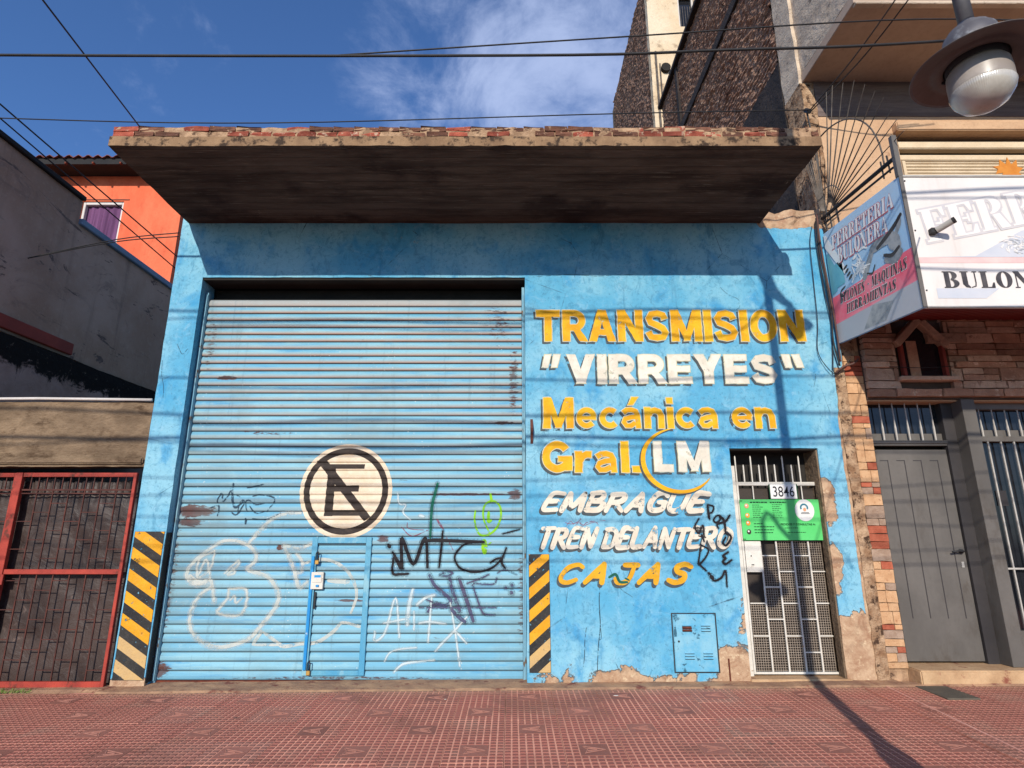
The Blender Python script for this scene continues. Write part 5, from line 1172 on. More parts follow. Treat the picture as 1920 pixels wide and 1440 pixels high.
blurred_line(3.0, 3.14, 1.535, .007); blurred_line(3.02, 3.22, 1.488, .007)
m.build('small_print', M['poster_ink'], pos, fix=False)
put_text('PEDIDOS Y CONSULTAS A:', 2.955, 3.335, 1.566, 1.588, P0, 'poster_ink', pos, bold=.02)
for x in (2.54, 3.44):
    for z in (1.42, 1.83): MB().tube([(x-.02, PYY-.006, z), (x+.015, PYY-.006, z)], .003, 6).build('tie', M['black_iron'], pos)

# ------------------------------------------------------------------ meter cupboard, plate, wires on the wall
mt_ = thing('meter_cupboard', (1.89, YW, .1), 'low blue sheet steel meter cupboard with louvres set in the blue wall', 'meter box')
MB().box(1.676, 2.112, YW-.014, YW-.0045, .112, .662).build('door', M['meter'], mt_, bev=.003)
MB().box(1.660, 1.672, YW-.006, YW-.001, .10, .675).box(2.116, 2.128, YW-.006, YW-.001, .10, .675).box(1.672, 2.116, YW-.006, YW-.001, .666, .675).box(1.672, 2.116, YW-.006, YW-.001, .10, .109).build('frame', M['crack'] if False else M['black_iron'], mt_)
for x, z, b in ((1.765, .50, 1), (1.96, .50, 0), (1.775, .235, 0), (1.965, .235, 0)):
    for k in range(3): MB().box(x+.001, x+.097, YW-.0152, YW-.0138, z+k*.026-.008, z+k*.026-.001).build('slot', M['dark'], mt_); MB().prism([(YW-.014, z+k*.026), (YW-.030, z+k*.026+.001), (YW-.014, z+k*.026+.016)], 'x', x, x+.098).build('louvre', M['rust'] if b and k < 2 else M['meter'], mt_)
MB().tube([(1.722, YW-.016, .40), (1.722, YW-.012, .40)], .011, 10).build('lock', M['black_iron'], mt_)
tri = MB().prism([(YW-.002, 2.735), (YW-.085, 2.62), (YW-.002, 2.455)], 'x', .207, .236).build('steel_bracket', M['rust_plate'])
tag(tri, 'small rusty triangular steel plate sticking out beside the shutter', 'bracket')
tag(MB().box(2.216, 2.230, YW-.012, YW+.001, .02, .235).build('rusty_conduit', M['rust']), 'short rusty pipe stub on the peeled wall beside the door', 'pipe')

def cable(pts, r, label, mat='cable', sag=0.0, group=None, name='cable', n=14):
    P = [Vector(p) for p in pts]; out = []
    if len(P) == 2:
        for i in range(n+1): t = i/n; q = P[0].lerp(P[1], t); q.z -= sag*4*t*(1-t); out.append(q)
    else:
        for i in range(len(P)-1):
            a, b, c, d = P[max(i-1, 0)], P[i], P[i+1], P[min(i+2, len(P)-1)]
            for k in range(6):
                t = k/6; out.append(0.5*((2*b)+(c-a)*t+(2*a-5*b+4*c-d)*t*t+(3*b-a-3*c+d)*t**3))
        out.append(P[-1])
    o = MB().tube(out, r, 6).build(name, M[mat], smooth=True)
    return tag(o, label, 'cable', group)
gw = 'wires hanging down the right edge of the blue wall'
cable([(3.70, 6.44, 5.15), (3.64, 6.43, 4.9), (3.625, 6.44, 4.4), (3.60, 6.43, 3.9), (3.56, 6.44, 3.55), (3.62, 6.43, 3.36), (3.72, 6.42, 3.25), (3.80, 6.42, 3.33)], .0045, 'thin loose wire looping farthest out over the blue wall beside the shop sign', group=gw)
cable([(3.74, 6.44, 5.2), (3.72, 6.43, 4.9), (3.735, 6.44, 4.3), (3.76, 6.43, 3.9), (3.73, 6.44, 3.5), (3.70, 6.42, 3.28), (3.78, 6.42, 3.30), (3.90, 6.40, 3.42)], .006, 'dark wire hanging straight down inside the loose loop beside the shop sign', group=gw)
cable([(3.77, 6.42, 5.3), (3.755, 6.41, 4.95), (3.775, 6.42, 4.5), (3.79, 6.41, 4.0), (3.80, 6.42, 3.7), (3.79, 6.41, 3.4)], .011, 'thick brown cable running down against the shop sign edge', 'cable_brown', group=gw)
cable([(3.76, 6.43, 5.25), (3.735, 6.42, 4.8), (3.755, 6.41, 4.4), (3.77, 6.42, 4.0), (3.74, 6.41, 3.65), (3.78, 6.42, 3.35)], .010, 'black cable twisted round the thick brown one beside the shop sign', group=gw)
cable([(3.72, 6.43, 3.26), (3.80, 6.38, 3.33), (3.90, 6.36, 3.36), (3.98, 6.38, 3.42)], .012, 'short frayed cable end bent across the corner below the shop sign', 'cable_brown')

# ------------------------------------------------------------------ low lot on the left
lot = thing('low_gatehouse_wall', (-5.6, YW, 2.2), 'rough brown concrete beam above the red lattice gate', 'wall')
grid_wall('beam', [-9.0, -4.095], [2.20, 2.935], [], YW, YW+.22, M['concrete_old'], lot, .06, .008, 4, .006)
MB().box(-9.0, -4.1, YW-.035, YW-.001, 2.225, 2.30).build('drip_edge', M['concrete_old'], lot, bev=.015, seg=2)
MB().box(-9.0, -4.1, YW+.22, 9.5, 2.60, 2.86).build('flat_roof', M['concrete_old'], lot)
MB().box(-9.0, -8.2, YW+.01, YW+.2, -.15, 2.2).build('side_pier', M['concrete_old'], lot)
tag(MB().tube([(-9, 6.44, 2.955), (-6.2, 6.44, 2.962), (-5.4, 6.44, 2.968), (-4.9, 6.44, 2.962), (-4.1, 6.44, 2.952)], .017, 10).build('white_pipe', M['pvc_white'], smooth=True), 'thin white plastic pipe lying along the top of the brown beam', 'pipe')
lg = thing('lattice_gate', (-4.8, YW, 0), 'red framed lattice gate leaf lined with dark tarpaulin', 'gate', 'red lattice gate leaves')
GZ = -.035
def gate_leaf(root, x0, x1, post, y=6.475):
    MB().box(x0, x0+post, y-.03, y+.02, GZ+.0, 2.13).build('frame_post', M['gate_red'], root, bev=.003)
    MB().box(x1-.035, x1, y-.02, y+.02, GZ, 2.13).build('frame_post', M['gate_red'], root, bev=.003)
    for z, h in ((GZ, .055), (1.06, .05), (2.085, .045)): MB().box(x0+post, x1-.035, y-.018, y+.018, z, z+h).build('rail', M['gate_red'], root, bev=.003)
    MB().box(x0+post, x1-.035, y-.006, y+.010, 1.935, 1.953).box(x0+post, x1-.035, y-.006, y+.010, 1.90, 1.912).build('rail', M['gate_bar'], root)
    n = max(2, int(round((x1-.035-x0-post)/.172))); w = (x1-.035-x0-post)/n; m = MB()
    for k in range(1, n):
        x = x0+post+w*k
        MB().box(x-.006, x+.006, y-.004, y+.008, GZ+.055, 1.06).build('upright', M['gate_bar'], root)
        MB().box(x-.006, x+.006, y-.004, y+.008, 1.11, 2.085).build('upright', M['gate_bar'], root)
    for k in range(n):
        a = x0+post+w*k+.006; b = a+w-.012
        MB().box(a+w*.5-.010, a+w*.5+.0, y-.004, y+.006, 1.953, 2.085).build('short_bar', M['gate_bar'], root)
        for lo, hi, ph in ((GZ+.06, 1.05, 0), (1.12, 1.90, 1)):
            z = lo+.10+.145*((k+ph) % 3)/1.5
            while z < hi-.04: MB().box(a, b, y-.003, y+.005, z-.004, z+.004).build('rung', M['gate_bar'], root); z += .29
def tarp_mesh(x0, x1, root, seed):
    X, Z = lines(x0, x1, .03), lines(GZ+.0, 2.05, .03); n = len(Z); vs = []
    for x in X:
        for z in Z:
            top = max(0, (z-1.75)/.3)
            vs.append((x, 6.56+mnoise.noise(Vector((x*2.2, z*1.5, seed)))*.022+mnoise.noise(Vector((x*6+z*3, z*4, seed)))*.010+top*.022*sin(x*70+3*mnoise.noise(Vector((x*3, 0, seed)))), z+.05*top*mnoise.noise(Vector((x*3, 1, seed)))))
    me = bpy.data.meshes.new('tarpaulin'); me.from_pydata(vs, [], [(i*n+j, (i+1)*n+j, (i+1)*n+j+1, i*n+j+1) for i in range(len(X)-1) for j in range(n-1)])
    for p in me.polygons: p.use_smooth = True
    return link('tarpaulin', me, M['tarp'], root)
gate_leaf(lg, -5.475, -4.145, .075); tarp_mesh(-5.47, -4.11, lg, 2)
MB().box(-5.47, -5.37, 6.43, 6.446, .955, 1.06).build('latch_plate', M['gate_red'], lg, bev=.003)
lg2 = thing('lattice_gate', (-6.1, YW, 0), 'red framed lattice gate leaf cut off by the left edge of the view', 'gate', 'red lattice gate leaves')
gate_leaf(lg2, -6.85, -5.485, .05, 6.50); tarp_mesh(-6.85, -5.48, lg2, 7)
MB().box(-8.2, -6.86, 6.50, 6.52, -.05, 2.19).build('blank_panel', M['gate_red'], lg2)
# grey building on the far left, seen from its shaded side
gb = thing('grey_side_building', (-8, 8, 0), 'tall dark grey rendered side wall rising behind the low gate', 'building')
GX = -6.3
def side_poly(name, pts, x0, x1, mat, parent, step=.3, amp=.012):
    m = MB().prism(pts, 'x', x0, x1); return m.build(name, mat, parent)
grid_wall('wall', [5.9, 7.58], [3.9, 6.20], [], GX-.15, GX, M['grey_side'], gb, .12, .012, 1.5, .006, axis='x')
grid_wall('wall', [7.58, 10.3], [3.9, 5.83], [], GX-.15, GX, M['grey_side'], gb, .12, .012, 1.5, .006, axis='x')
grid_wall('lower_wall', [5.9, 10.3], [-.2, 3.86], [], GX-.15, GX+.07, M['soot_wall'], gb, .12, .012, 2.5, .008, axis='x')
MB().box(GX+.001, GX+.05, 5.9, 7.88, 3.93, 4.10).build('red_band', M['red_band'], gb, bev=.01)
MB().box(GX-.16, GX+.05, 5.9, 7.58, 6.201, 6.27).build('coping', M['coping_dark'], gb, bev=.01)
MB().box(GX-.16, GX+.05, 7.585, 10.35, 5.831, 5.93).build('coping', M['coping_blue'], gb, bev=.01)
MB().box(-9.5, GX-.152, 5.9, 6.05, -.2, 6.2).box(-9.5, GX-.152, 10.15, 10.3, -.2, 5.8).box(-9.5, GX-.152, 6.05, 10.15, 5.6, 5.75).build('rest_of_house', M['grey_side'], gb)
# orange house
oh = thing('orange_house', (-9.5, 12, 0), 'bright orange house with rusty corrugated roof and purple curtained window', 'house')
grid_wall('wall', [-13, -9.98, -9.02, -7.66], [0, 7.62, 8.96, 9.72], [(-9.98, -9.02, 7.62, 8.96)], 12.0, 12.25, M['orange'], oh, .3, .004, 1.5)
MB().box(-13, -7.67, 12.251, 16, 0, 9.7).build('rest_of_house', M['orange'], oh)
MB().box(-9.98, -9.02, 12.16, 12.249, 7.62, 8.96).build('room_dark', M['dark'], oh)
wf = MB().box(-9.98, -9.92, 12.03, 12.12, 7.62, 8.96).box(-9.08, -9.02, 12.03, 12.12, 7.62, 8.96).box(-9.92, -9.08, 12.03, 12.12, 8.89, 8.96).box(-9.92, -9.08, 12.03, 12.12, 7.62, 7.68).build('window', M['pvc_white'], oh, bev=.008)
X = lines(-9.92, -9.08, .03); vs = []
for x in X: vs += [(x, 12.12+.014*sin(x*42)+.008*sin(x*97), 7.68), (x, 12.12+.018*sin(x*38), 8.89)]
me = bpy.data.meshes.new('curtain'); me.from_pydata(vs, [], [(2*i, 2*i+2, 2*i+3, 2*i+1) for i in range(len(X)-1)]); link('curtain', me, M['curtain'], wf)
MB().box(-10.1, -8.9, 11.985, 11.999, 8.99, 9.01).build('drip_line', M['roof_red'], oh)
X = lines(-13, -7.55, .05); vs = []
for x in X: vs += [(x, 11.45, 9.78+.035*sin(x*2*pi/.22)), (x, 16, 10.7+.035*sin(x*2*pi/.22)), (x, 11.45, 9.765+.035*sin(x*2*pi/.22)), (x, 16, 10.685+.035*sin(x*2*pi/.22))]
me = bpy.data.meshes.new('roof'); me.from_pydata(vs, [], [(4*i, 4*i+4, 4*i+5, 4*i+1) for i in range(len(X)-1)]+[(4*i+2, 4*i+3, 4*i+7, 4*i+6) for i in range(len(X)-1)]+[(4*i, 4*i+2, 4*i+6, 4*i+4) for i in range(len(X)-1)]); link('roof', me, M['roof_red'], oh)
MB().box(-13, -7.6, 11.5, 11.56, 9.60, 9.74).build('fascia', M['coping_dark'], oh)
MB().box(-13, -7.62, 11.56, 12.0, 9.62, 9.66).build('eaves_board', M['dark'], oh)
for k in range(9): MB().box(-12.6+k*.62, -12.56+k*.62, 11.44, 11.5, 9.58, 9.62).build('bracket', M['rust'], oh)

# ------------------------------------------------------------------ building on the right: hardware shop
hs = thing('hardware_shop', (5.6, YW, 0), 'narrow fronted shop building with balcony, stone cladding and grey doors', 'building')
PX_ = 3.86
# side wall above the garage roof: raw brick squeezed with mortar, modelled course by course
def raw_wall(name, x, y0, y1, ztop, z0, seed, mat, parent, dy=.05, dz=.028, y_low=None):
    Y, Z = lines(y0, y1, dy), lines(z0, ztop, dz); n = len(Z); vs = []
    for y in Y:
        for z in Z:
            c = (z/.084) % 1.0; g = min(c, 1-c); d = .018 if g < .2 else 0
            b = mnoise.noise(Vector((seed, y*9, z*24)))*.030+mnoise.noise(Vector((seed, y*1.1, z*3)))*.02
            vs.append((x-d-b, y, z))
    me = bpy.data.meshes.new(name); me.from_pydata(vs, [], [(i*n+j, i*n+j+1, (i+1)*n+j+1, (i+1)*n+j) for i in range(len(Y)-1) for j in range(n-1)])
    return link(name, me, mat, parent)
raw_wall('party_wall', PX_, 6.95, 12.6, 12.0, 8.05, 1, M['party'], hs)
raw_wall('party_wall', PX_, 12.55, 14.2, 9.6, 8.05, 2, M['party'], hs)
MB().box(PX_+.03, 9, 6.9, 12.6, 5.2, 11.98).build('house_core', M['concrete_old'], hs)
grid_wall('tarred_wall', [6.95, 14.2], [5.0, 8.06], [], PX_-.02, PX_+.03, M['party_dark'], hs, .15, .012, 2, .006, axis='x')
for z, h in ((10.25, .20),): MB().box(PX_-.055, PX_+.02, 6.95, 12.6, z, z+h).build('concrete_belt', M['party_dark'], hs, bev=.01)
MB().box(PX_-.12, PX_+.2, 6.9, 12.65, 12.0, 12.10).build('coping', M['party_dark'], hs, bev=.01)
MB().box(PX_-.06, PX_+.0, 11.2, 11.32, 8.06, 12.0).build('buttress', M['party_dark'], hs)
MB().box(4.066, 8.2, 6.76, 6.80, .0, 2.96).build('shop_dark', M['dark'], hs)
grid_wall('corner_pier', [3.845, 4.02], [5.40, 7.30], [], YW+.02, 6.93, M['rubble'], hs, .05, .018, 6, .008)
grid_wall('corner_pier', [3.845, 4.02], [7.30, 12.0], [], YW+.05, 6.93, M['balcony'], hs, .12, .012, 3, .004)
F0 = 6.50
grid_wall('front_wall', [4.02, 5.0, 8.2], [2.95, 4.9, 5.6, 6.50, 6.78], [(5.0, 8.3, 5.6, 6.50)], F0, F0+.25, M['beige'], hs, .12, .003, 3, .002)
MB().box(3.848, 4.019, YW+.02, 6.9, 3.3, 5.39).build('corner_infill', M['rubble'], hs)
grid_wall('stone_band', [4.02, 8.2], [6.781, 7.32], [], F0-.01, F0+.24, M['grey_board'], hs, .1, .006, 3, .003)
grid_wall('upper_wall', [4.02, 8.2], [7.32, 12.0], [], F0+.02, F0+.25, M['cream_stain'], hs, .4, .004, 2)
MB().box(4.96, 8.2, F0-.10, F0+.02, 6.505, 6.635).build('lintel', M['beige'], hs, bev=.012, seg=2)
bal = MB().box(3.885, 8.2, 5.30, F0+.015, 7.325, 7.46).build('balcony_slab', M['balcony_under'], hs, bev=.008)
MB().box(3.90, 8.2, 5.285, 5.36, 7.30, 7.335).build('drip_moulding', M['balcony'], bal, bev=.008)
grid_wall('balcony_side', [5.30, 6.52], [7.462, 8.75], [], 3.89, 3.99, M['balcony'], hs, .08, .012, 3, .006, axis='x')
grid_wall('balcony_front', [3.99, 8.2], [7.462, 8.5], [], 5.295, 5.40, M['balcony'], hs, .15, .006, 3)
# upstairs window with roller blind
wn_ = thing('roller_blind_window', (6.4, 6.6, 6.0), 'cream roller blind in the upstairs window above the white shop sign', 'window')
MB().box(5.005, 8.2, 6.70, 6.74, 5.6, 6.499).build('blind_back', M['dark'], wn_)
MB().box(5.03, 8.2, 6.545, 6.66, 6.335, 6.445).build('blind_box', M['cream_metal'], wn_, bev=.012, seg=2)
MB().box(5.02, 8.2, 6.56, 6.66, 6.165, 6.255).build('blind_box', M['cream_metal'], wn_, bev=.012, seg=2)
z = 5.62
while z < 6.14:
    X = lines(5.10, 8.2, .06); vs = []; nn = 4
    for x in X:
        o_ = .006*sin(x*2*pi/.12*1.0)
        for a, b in ((0, 0), (.010, .014), (.034, .014), (.044, 0)): vs.append((x, 6.60-b+o_*.5, z+a+o_*.3))
    me = bpy.data.meshes.new('blind_slat'); me.from_pydata(vs, [], [(i*nn+j, (i+1)*nn+j, (i+1)*nn+j+1, i*nn+j+1) for i in range(len(X)-1) for j in range(nn-1)]); link('blind_slat', me, M['cream_metal'], wn_)
    z += .047
MB().box(5.055, 5.095, 6.55, 6.62, 5.6, 6.16).build('blind_guide', M['cream_metal'], wn_, bev=.004)
# brick pier beside the blue wall
pier = grid_wall('brick_pier', [3.848, 4.062], [-.05, 3.55], [], F0-.002, F0+.2, M['mortar'], hs, .06, .004, 5, .002)
PB = brick_meshes(10, [M['pier_buff'], M['pier_buff'], M['pier_grey'], M['pier_buff']], .07); PR = brick_meshes(4, [M['pier_red']], .07)
random.seed(21); z = .14; rowk = 0
while z < 3.42:
    h = random.choice((.055, .062, .075, .085, .125, .135)); x0, x1 = 3.852, 4.06; t = random.random()
    cuts = [x0, x1] if t < .42 else [x0, x0+random.uniform(.35, .68)*(x1-x0), x1]
    for a, b in zip(cuts, cuts[1:]):
        me = random.choice(PR) if (h < .09 and random.random() < .38) else random.choice(PB)
        piece(me, 'brick', pier, a+.003, b-.003, F0-.028-random.uniform(0, .006), F0+.01, z+.003, z+h-.005, random.uniform(-.008, .008))
    z += h
grid_wall('broken_joint', [3.725, 3.846], [-.06, 3.35], [], YW-.012, YW+.0, M['rubble'], hs, .025, .010, 9, .008)
# stone cladding
clad = MB().box(4.064, 8.2, F0-.028, F0-.004, 2.965, 4.2).build('stone_cladding', M['stone_joint'], hs)
SA = brick_meshes(8, [M['stone_a'], M['stone_b'], M['stone_a']], .10)
def in_win(x0, x1, z0, z1):
    c = (x0+x1)/2; return x1 > 4.46 and x0 < 5.02 and z1 > 3.17 and z0 < (3.56 if abs(c-4.74) > .2 else 3.90)-.0
z = 2.985
random.seed(8)
while z < 4.1:
    h = random.choice((.075, .095, .12, .15)); x = 4.07
    while x < 7.6:
        w = random.uniform(.18, .52); segs = [(z, z+h)] if (h < .11 or random.random() < .6) else [(z, z+h*.5), (z+h*.5, z+h)]
        xe = min(x+w, 7.7)
        for a, b in segs:
            if not in_win(x, xe, a, b): piece(random.choice(SA), 'stone', clad, x+.005, xe-.005, F0-.075-random.uniform(0, .03), F0-.02, a+.005, b-.005, random.uniform(-.01, .01))
            elif x < 4.44 or xe > 5.06:
                if x < 4.44: piece(random.choice(SA), 'stone', clad, x+.005, 4.445, F0-.08, F0-.02, a+.005, b-.005)
                if xe > 5.06: piece(random.choice(SA), 'stone', clad, 5.055, xe-.005, F0-.08, F0-.02, a+.005, b-.005)
        x = xe
    z += h
pw = thing('pointed_window', (4.74, F0-.05, 3.2), 'small pointed window in a stone frame, above the plain grey door', 'window')
def bar2(m, a, b, w, y0, y1):
    a, b = Vector(a), Vector(b); d = (b-a).normalized(); q = Vector((-d.y, d.x))*w/2; P = [a-q, b-q, b+q, a+q]; m.prism([(p.x, p.y) for p in P], 'y', y0, y1)
m = MB(); bar2(m, (4.445, 3.60), (4.745, 3.905), .085, F0-.145, F0-.03); m.build('gable_stone', M['stone_b'], pw, bev=.008)
m = MB(); bar2(m, (4.775, 3.88), (5.035, 3.58), .085, F0-.142, F0-.032); m.build('gable_stone', M['stone_b'], pw, bev=.008)
MB().box(4.425, 5.10, F0-.15, F0-.02, 3.165, 3.215).build('sill', M['stone_b'], pw, bev=.008)
MB().prism([(4.50, 3.216), (4.99, 3.216), (4.99, 3.58), (4.745, 3.85), (4.50, 3.58)], 'y', F0-.052, F0-.034).build('pane', M['glass_dark'], pw)
for x in (4.49, 4.97): MB().box(x, x+.035, F0-.11, F0-.053, 3.216, 3.60).build('jamb', M['red_band'], pw)
MB().box(4.60, 4.72, F0-.058, F0-.0525, 3.216, 3.66).build('curtain', M['curtain'] if False else M['stone_a'], pw)
cable([(4.32, 6.38, 3.33), (4.7, 6.36, 3.31), (5.1, 6.38, 3.34)], .004, 'thin wire stretched across the pointed window')
# step, column, doors
MB().box(4.066, 8.2, 6.30, 6.80, -.10, .155).build('door_step', M['step'], hs, bev=.012, seg=2)
MB().box(5.112, 5.262, 6.44, 6.70, .156, 2.96).build('door_column', M['grey_door'], hs, bev=.004)
gd = thing('grey_door', (4.6, 6.63, .16), 'plain grey steel door with grooved panels and black lever handle', 'door')
MB().box(4.066, 4.16, 6.64, 6.70, .156, 2.45).box(4.985, 5.110, 6.60, 6.70, .156, 2.96).build('door_frame', M['dark_frame'], gd)
lf = MB().box(4.162, 4.980, 6.630, 6.67, .175, 2.41).build('leaf', M['grey_door'], gd, bev=.004)
for k, x in enumerate((4.285, 4.475, 4.665, 4.855)):
    MB().box(x, x+.009, 6.6265, 6.6298, .60, 2.29).build('groove', M['dark_frame'], lf)
    MB().box(x-.085, x-.0005, 6.6268, 6.6298, 2.281, 2.289).build('groove', M['dark_frame'], lf)
MB().tube([(4.925, 6.60, 1.29), (4.925, 6.575, 1.29), (4.87, 6.572, 1.295), (4.80, 6.574, 1.285)], .010, 8).tube([(4.925, 6.63, 1.29), (4.925, 6.60, 1.29)], .022, 12).build('lever_handle', M['black_iron'], lf, smooth=True)
MB().box(4.912, 4.940, 6.622, 6.629, 1.12, 1.18).build('lock_plate', M['door_bar'], lf)
MB().box(4.066, 4.984, 6.60, 6.70, 2.452, 2.50).box(4.066, 4.984, 6.585, 6.599, 2.475, 2.512).build('transom_rail', M['grey_door'], gd, bev=.003)
MB().box(4.066, 4.984, 6.69, 6.70, 2.501, 2.96).build('transom_pane', M['glass_dark'], gd)
MB().box(4.066, 4.984, 6.66, 6.685, 2.501, 2.60).build('transom_panel', M['grey_door'], gd)
for k in range(6):
    x = 4.135+k*.148; MB().tube([(x, 6.615, 2.50), (x, 6.615, 2.66), (x, 6.615, 2.70), (x, 6.615, 2.96)], [.010, .012, .008, .007], 6).build('bar', M['door_bar'], gd)
gl = thing('glazed_door', (5.8, 6.65, .16), 'dark glazed shop door behind pale vertical bars, at the right edge', 'door')
MB().box(5.264, 5.345, 6.60, 6.70, .156, 2.96).box(5.345, 8.0, 6.60, 6.70, 2.875, 2.96).box(5.345, 8.0, 6.60, 6.70, 2.50, 2.56).box(5.345, 8.0, 6.60, 6.70, .156, .48).build('door_frame', M['grey_door'], gl, bev=.003)
MB().box(5.346, 8.0, 6.675, 6.69, .481, 2.499).box(5.346, 8.0, 6.675, 6.69, 2.561, 2.874).build('pane', M['glass_dark'], gl)
MB().box(5.346, 8.0, 6.655, 6.672, 2.561, 2.64).build('transom_panel', M['grey_door'], gl)
for k in range(14):
    x = 5.43+k*.15; MB().tube([(x, 6.615, 2.561), (x, 6.615, 2.66), (x, 6.615, 2.70), (x, 6.615, 2.874)], [.010, .012, .008, .007], 6).build('bar', M['door_bar'], gl)
    x = 5.46+k*.15; MB().box(x-.008, x+.008, 6.605, 6.62, .49, 2.499).build('bar', M['door_bar'], gl)
MB().box(5.346, 8.0, 6.60, 6.612, 1.10, 1.118).build('bar', M['door_bar'], gl)
MB().box(5.48, 5.60, 6.668, 6.674, 1.78, 1.95).build('sticker', M['dark_frame'], gl)

# ------------------------------------------------------------------ the shop sign box
sg = thing('shop_sign', (5.5, 5.03, 3.5), 'projecting box sign, white front reading BULON and faded grey side reading FERRETERIA BULONERA', 'sign')
SXL, SYF, SB, STP = 3.82, 5.03, 3.512, 4.895
side = MB().hexa([(SXL, SYF, SB), (SXL+.03, SYF, SB), (SXL+.03, 6.43, SB+.115), (SXL, 6.43, SB+.115), (SXL, SYF, STP), (SXL+.03, SYF, STP), (SXL+.03, 6.43, STP+.14), (SXL, 6.43, STP+.14)]).build('side_panel', M['sign_side'], sg)
front = MB().box(SXL+.031, 8.2, SYF, SYF+.04, SB, STP).build('front_panel', M['sign_white'], sg, bev=.003)
MB().box(SXL-.008, SXL+.03, SYF-.012, SYF-.001, SB, STP).build('corner_trim', M['grey_door'], sg)
MB().box(SXL+.03, 8.2, SYF-.012, SYF-.001, STP-.012, STP+.006).box(SXL+.03, 8.2, SYF-.012, SYF-.001, SB-.006, SB+.008).build('edge_trim', M['door_bar'], sg)
# ribbed dark red underside
X = lines(SXL+.03, 8.2, .02); vs = []
for x in X:
    o_ = .012 if ((x/.14) % 1) < .25 else 0
    vs += [(x, SYF+.04, SB+.012-o_*.5), (x, 6.42, SB+.125+.28-o_)]
me = bpy.data.meshes.new('underside'); me.from_pydata(vs, [], [(2*i, 2*i+2, 2*i+3, 2*i+1) for i in range(len(X)-1)]); link('underside', me, M['soffit_red'], sg)
MB().box(6.05, 6.12, 5.2, 6.40, 3.72, 3.80).build('cross_bearer', M['dark_frame'], sg)
# lettering: stencil slab capitals drawn from thick stems and hair serifs
def stencil(ch):
    T_, t, s = .27, .055, .10
    rect = lambda a, b, c, d: [(a, c), (b, c), (b, d), (a, d)]
    def stem(x): return [rect(x, x+T_, .0, 1.0), rect(x-s*.8, x+T_+s*.8, 0, t), rect(x-s*.8, x+T_+s*.8, 1-t, 1)]
    def bowl(x, z0, z1, w):
        o = []; n = 10; c = (z0+z1)/2; h = (z1-z0)/2
        for i in range(n):
            q = []
            for k in (i, i+1):
                a = -pi/2+pi*k/n; q.append(((x+w*cos(a), c+h*sin(a)), (x+(w-T_)*cos(a) if w > T_ else x, c+(h-t)*sin(a))))
            o.append([q[0][0], q[1][0], q[1][1], q[0][1]])
        return o
    P = {'I': (.47, stem(.10)),
         'F': (.80, stem(.10)+[rect(.42, .78, 1-t, 1), [(.70, .72), (.78, .72), (.78, 1), (.62, .95)], rect(.42, .6, .48, .54), rect(.58, .64, .38, .64)]),
         'E': (.84, stem(.10)+[rect(.42, .80, 1-t, 1), [(.72, .72), (.80, .72), (.80, 1), (.62, .95)], rect(.42, .6, .48, .54), rect(.58, .64, .38, .64), rect(.42, .82, 0, t), [(.62, .05), (.82, 0), (.82, .28), (.74, .28)]]),
         'R': (.92, stem(.10)+bowl(.42, .48, 1, .40)+[[(.46, .46), (.70, .46), (.92, 0), (.62, 0)]]),
         'B': (.90, stem(.10)+bowl(.42, .50, 1, .36)+bowl(.42, 0, .53, .42)),
         'D': (.95, stem(.10)+bowl(.42, 0, 1, .48)),
         'L': (.78, stem(.10)+[rect(.42, .76, 0, t), [(.56, .05), (.76, 0), (.76, .32), (.68, .32)]]),
         'T': (.82, [rect(.28, .28+T_, 0, 1), rect(.18, .66, 0, t), rect(.02, .26, 1-t, 1), rect(.58, .80, 1-t, 1), [(.02, .70), (.10, .70), (.18, .95), (.02, 1)], [(.72, .70), (.80, .70), (.80, 1), (.64, .95)]]),
         'U': (.94, [rect(.08, .35, .2, 1), rect(.0, .44, 1-t, 1), [(.08, .24), (.35, .2), (.46, .05), (.46, 0), (.22, .04)], [(.50, 0), (.50, .05), (.70, .12), (.74, .3), (.80, .3), (.76, .08)], rect(.74, .80, .28, 1), rect(.64, .90, 1-t, 1)]),
         'N': (.98, [rect(.10, .16, 0, 1), rect(.0, .26, 0, t), rect(.80, .86, 0, 1), rect(.70, .96, 1-t, 1), [(.0, 1), (.30, 1), (.86, 0), (.66, 0)]]),
         'M': (1.2, [rect(.10, .16, 0, 1), rect(.0, .26, 0, t), [(.06, 1), (.34, 1), (.62, .12), (.52, .0)], [(.60, .1), (.84, .9), (.84, 1), (.56, .12)], rect(.86, 1.12, 0, 1), rect(.78, 1.20, 0, t)]),
         'A': (.96, [[(.04, 0), (.12, 0), (.46, .92), (.42, 1)], [(.44, 1), (.54, 1), (.92, 0), (.62, 0)], rect(.0, .24, 0, t), rect(.24, .58, .28, .34)]),
         'S': (.78, [[(.10, .95), (.40, 1), (.62, .95), (.40, .94)], [(.06, .62), (.10, .95), (.34, .94), (.32, .70)], [(.06, .64), (.32, .70), (.70, .38), (.44, .30)], [(.44, .32), (.70, .38), (.68, .06), (.44, .05)], [(.10, .05), (.40, 0), (.66, .06), (.40, .06)], rect(.06, .12, .0, .30), rect(.62, .68, .70, 1)]),
         'H': (1.0, stem(.06)+stem(.62)+[rect(.35, .60, .47, .53)]),
         'O': (.92, bowl(.47, 0, 1, .42)+[[(.92-p[0]+.0, p[1]) for p in q][::-1] for q in bowl(.47, 0, 1, .42)]),
         'Q': (.92, bowl(.47, 0, 1, .42)+[[(.92-p[0], p[1]) for p in q][::-1] for q in bowl(.47, 0, 1, .42)]+[[(.5, .1), (.6, .16), (.86, -.16), (.70, -.16)]]),
         '-': (.55, [rect(.10, .42, .44, .53)]), ' ': (.45, [])}
    return P[ch]
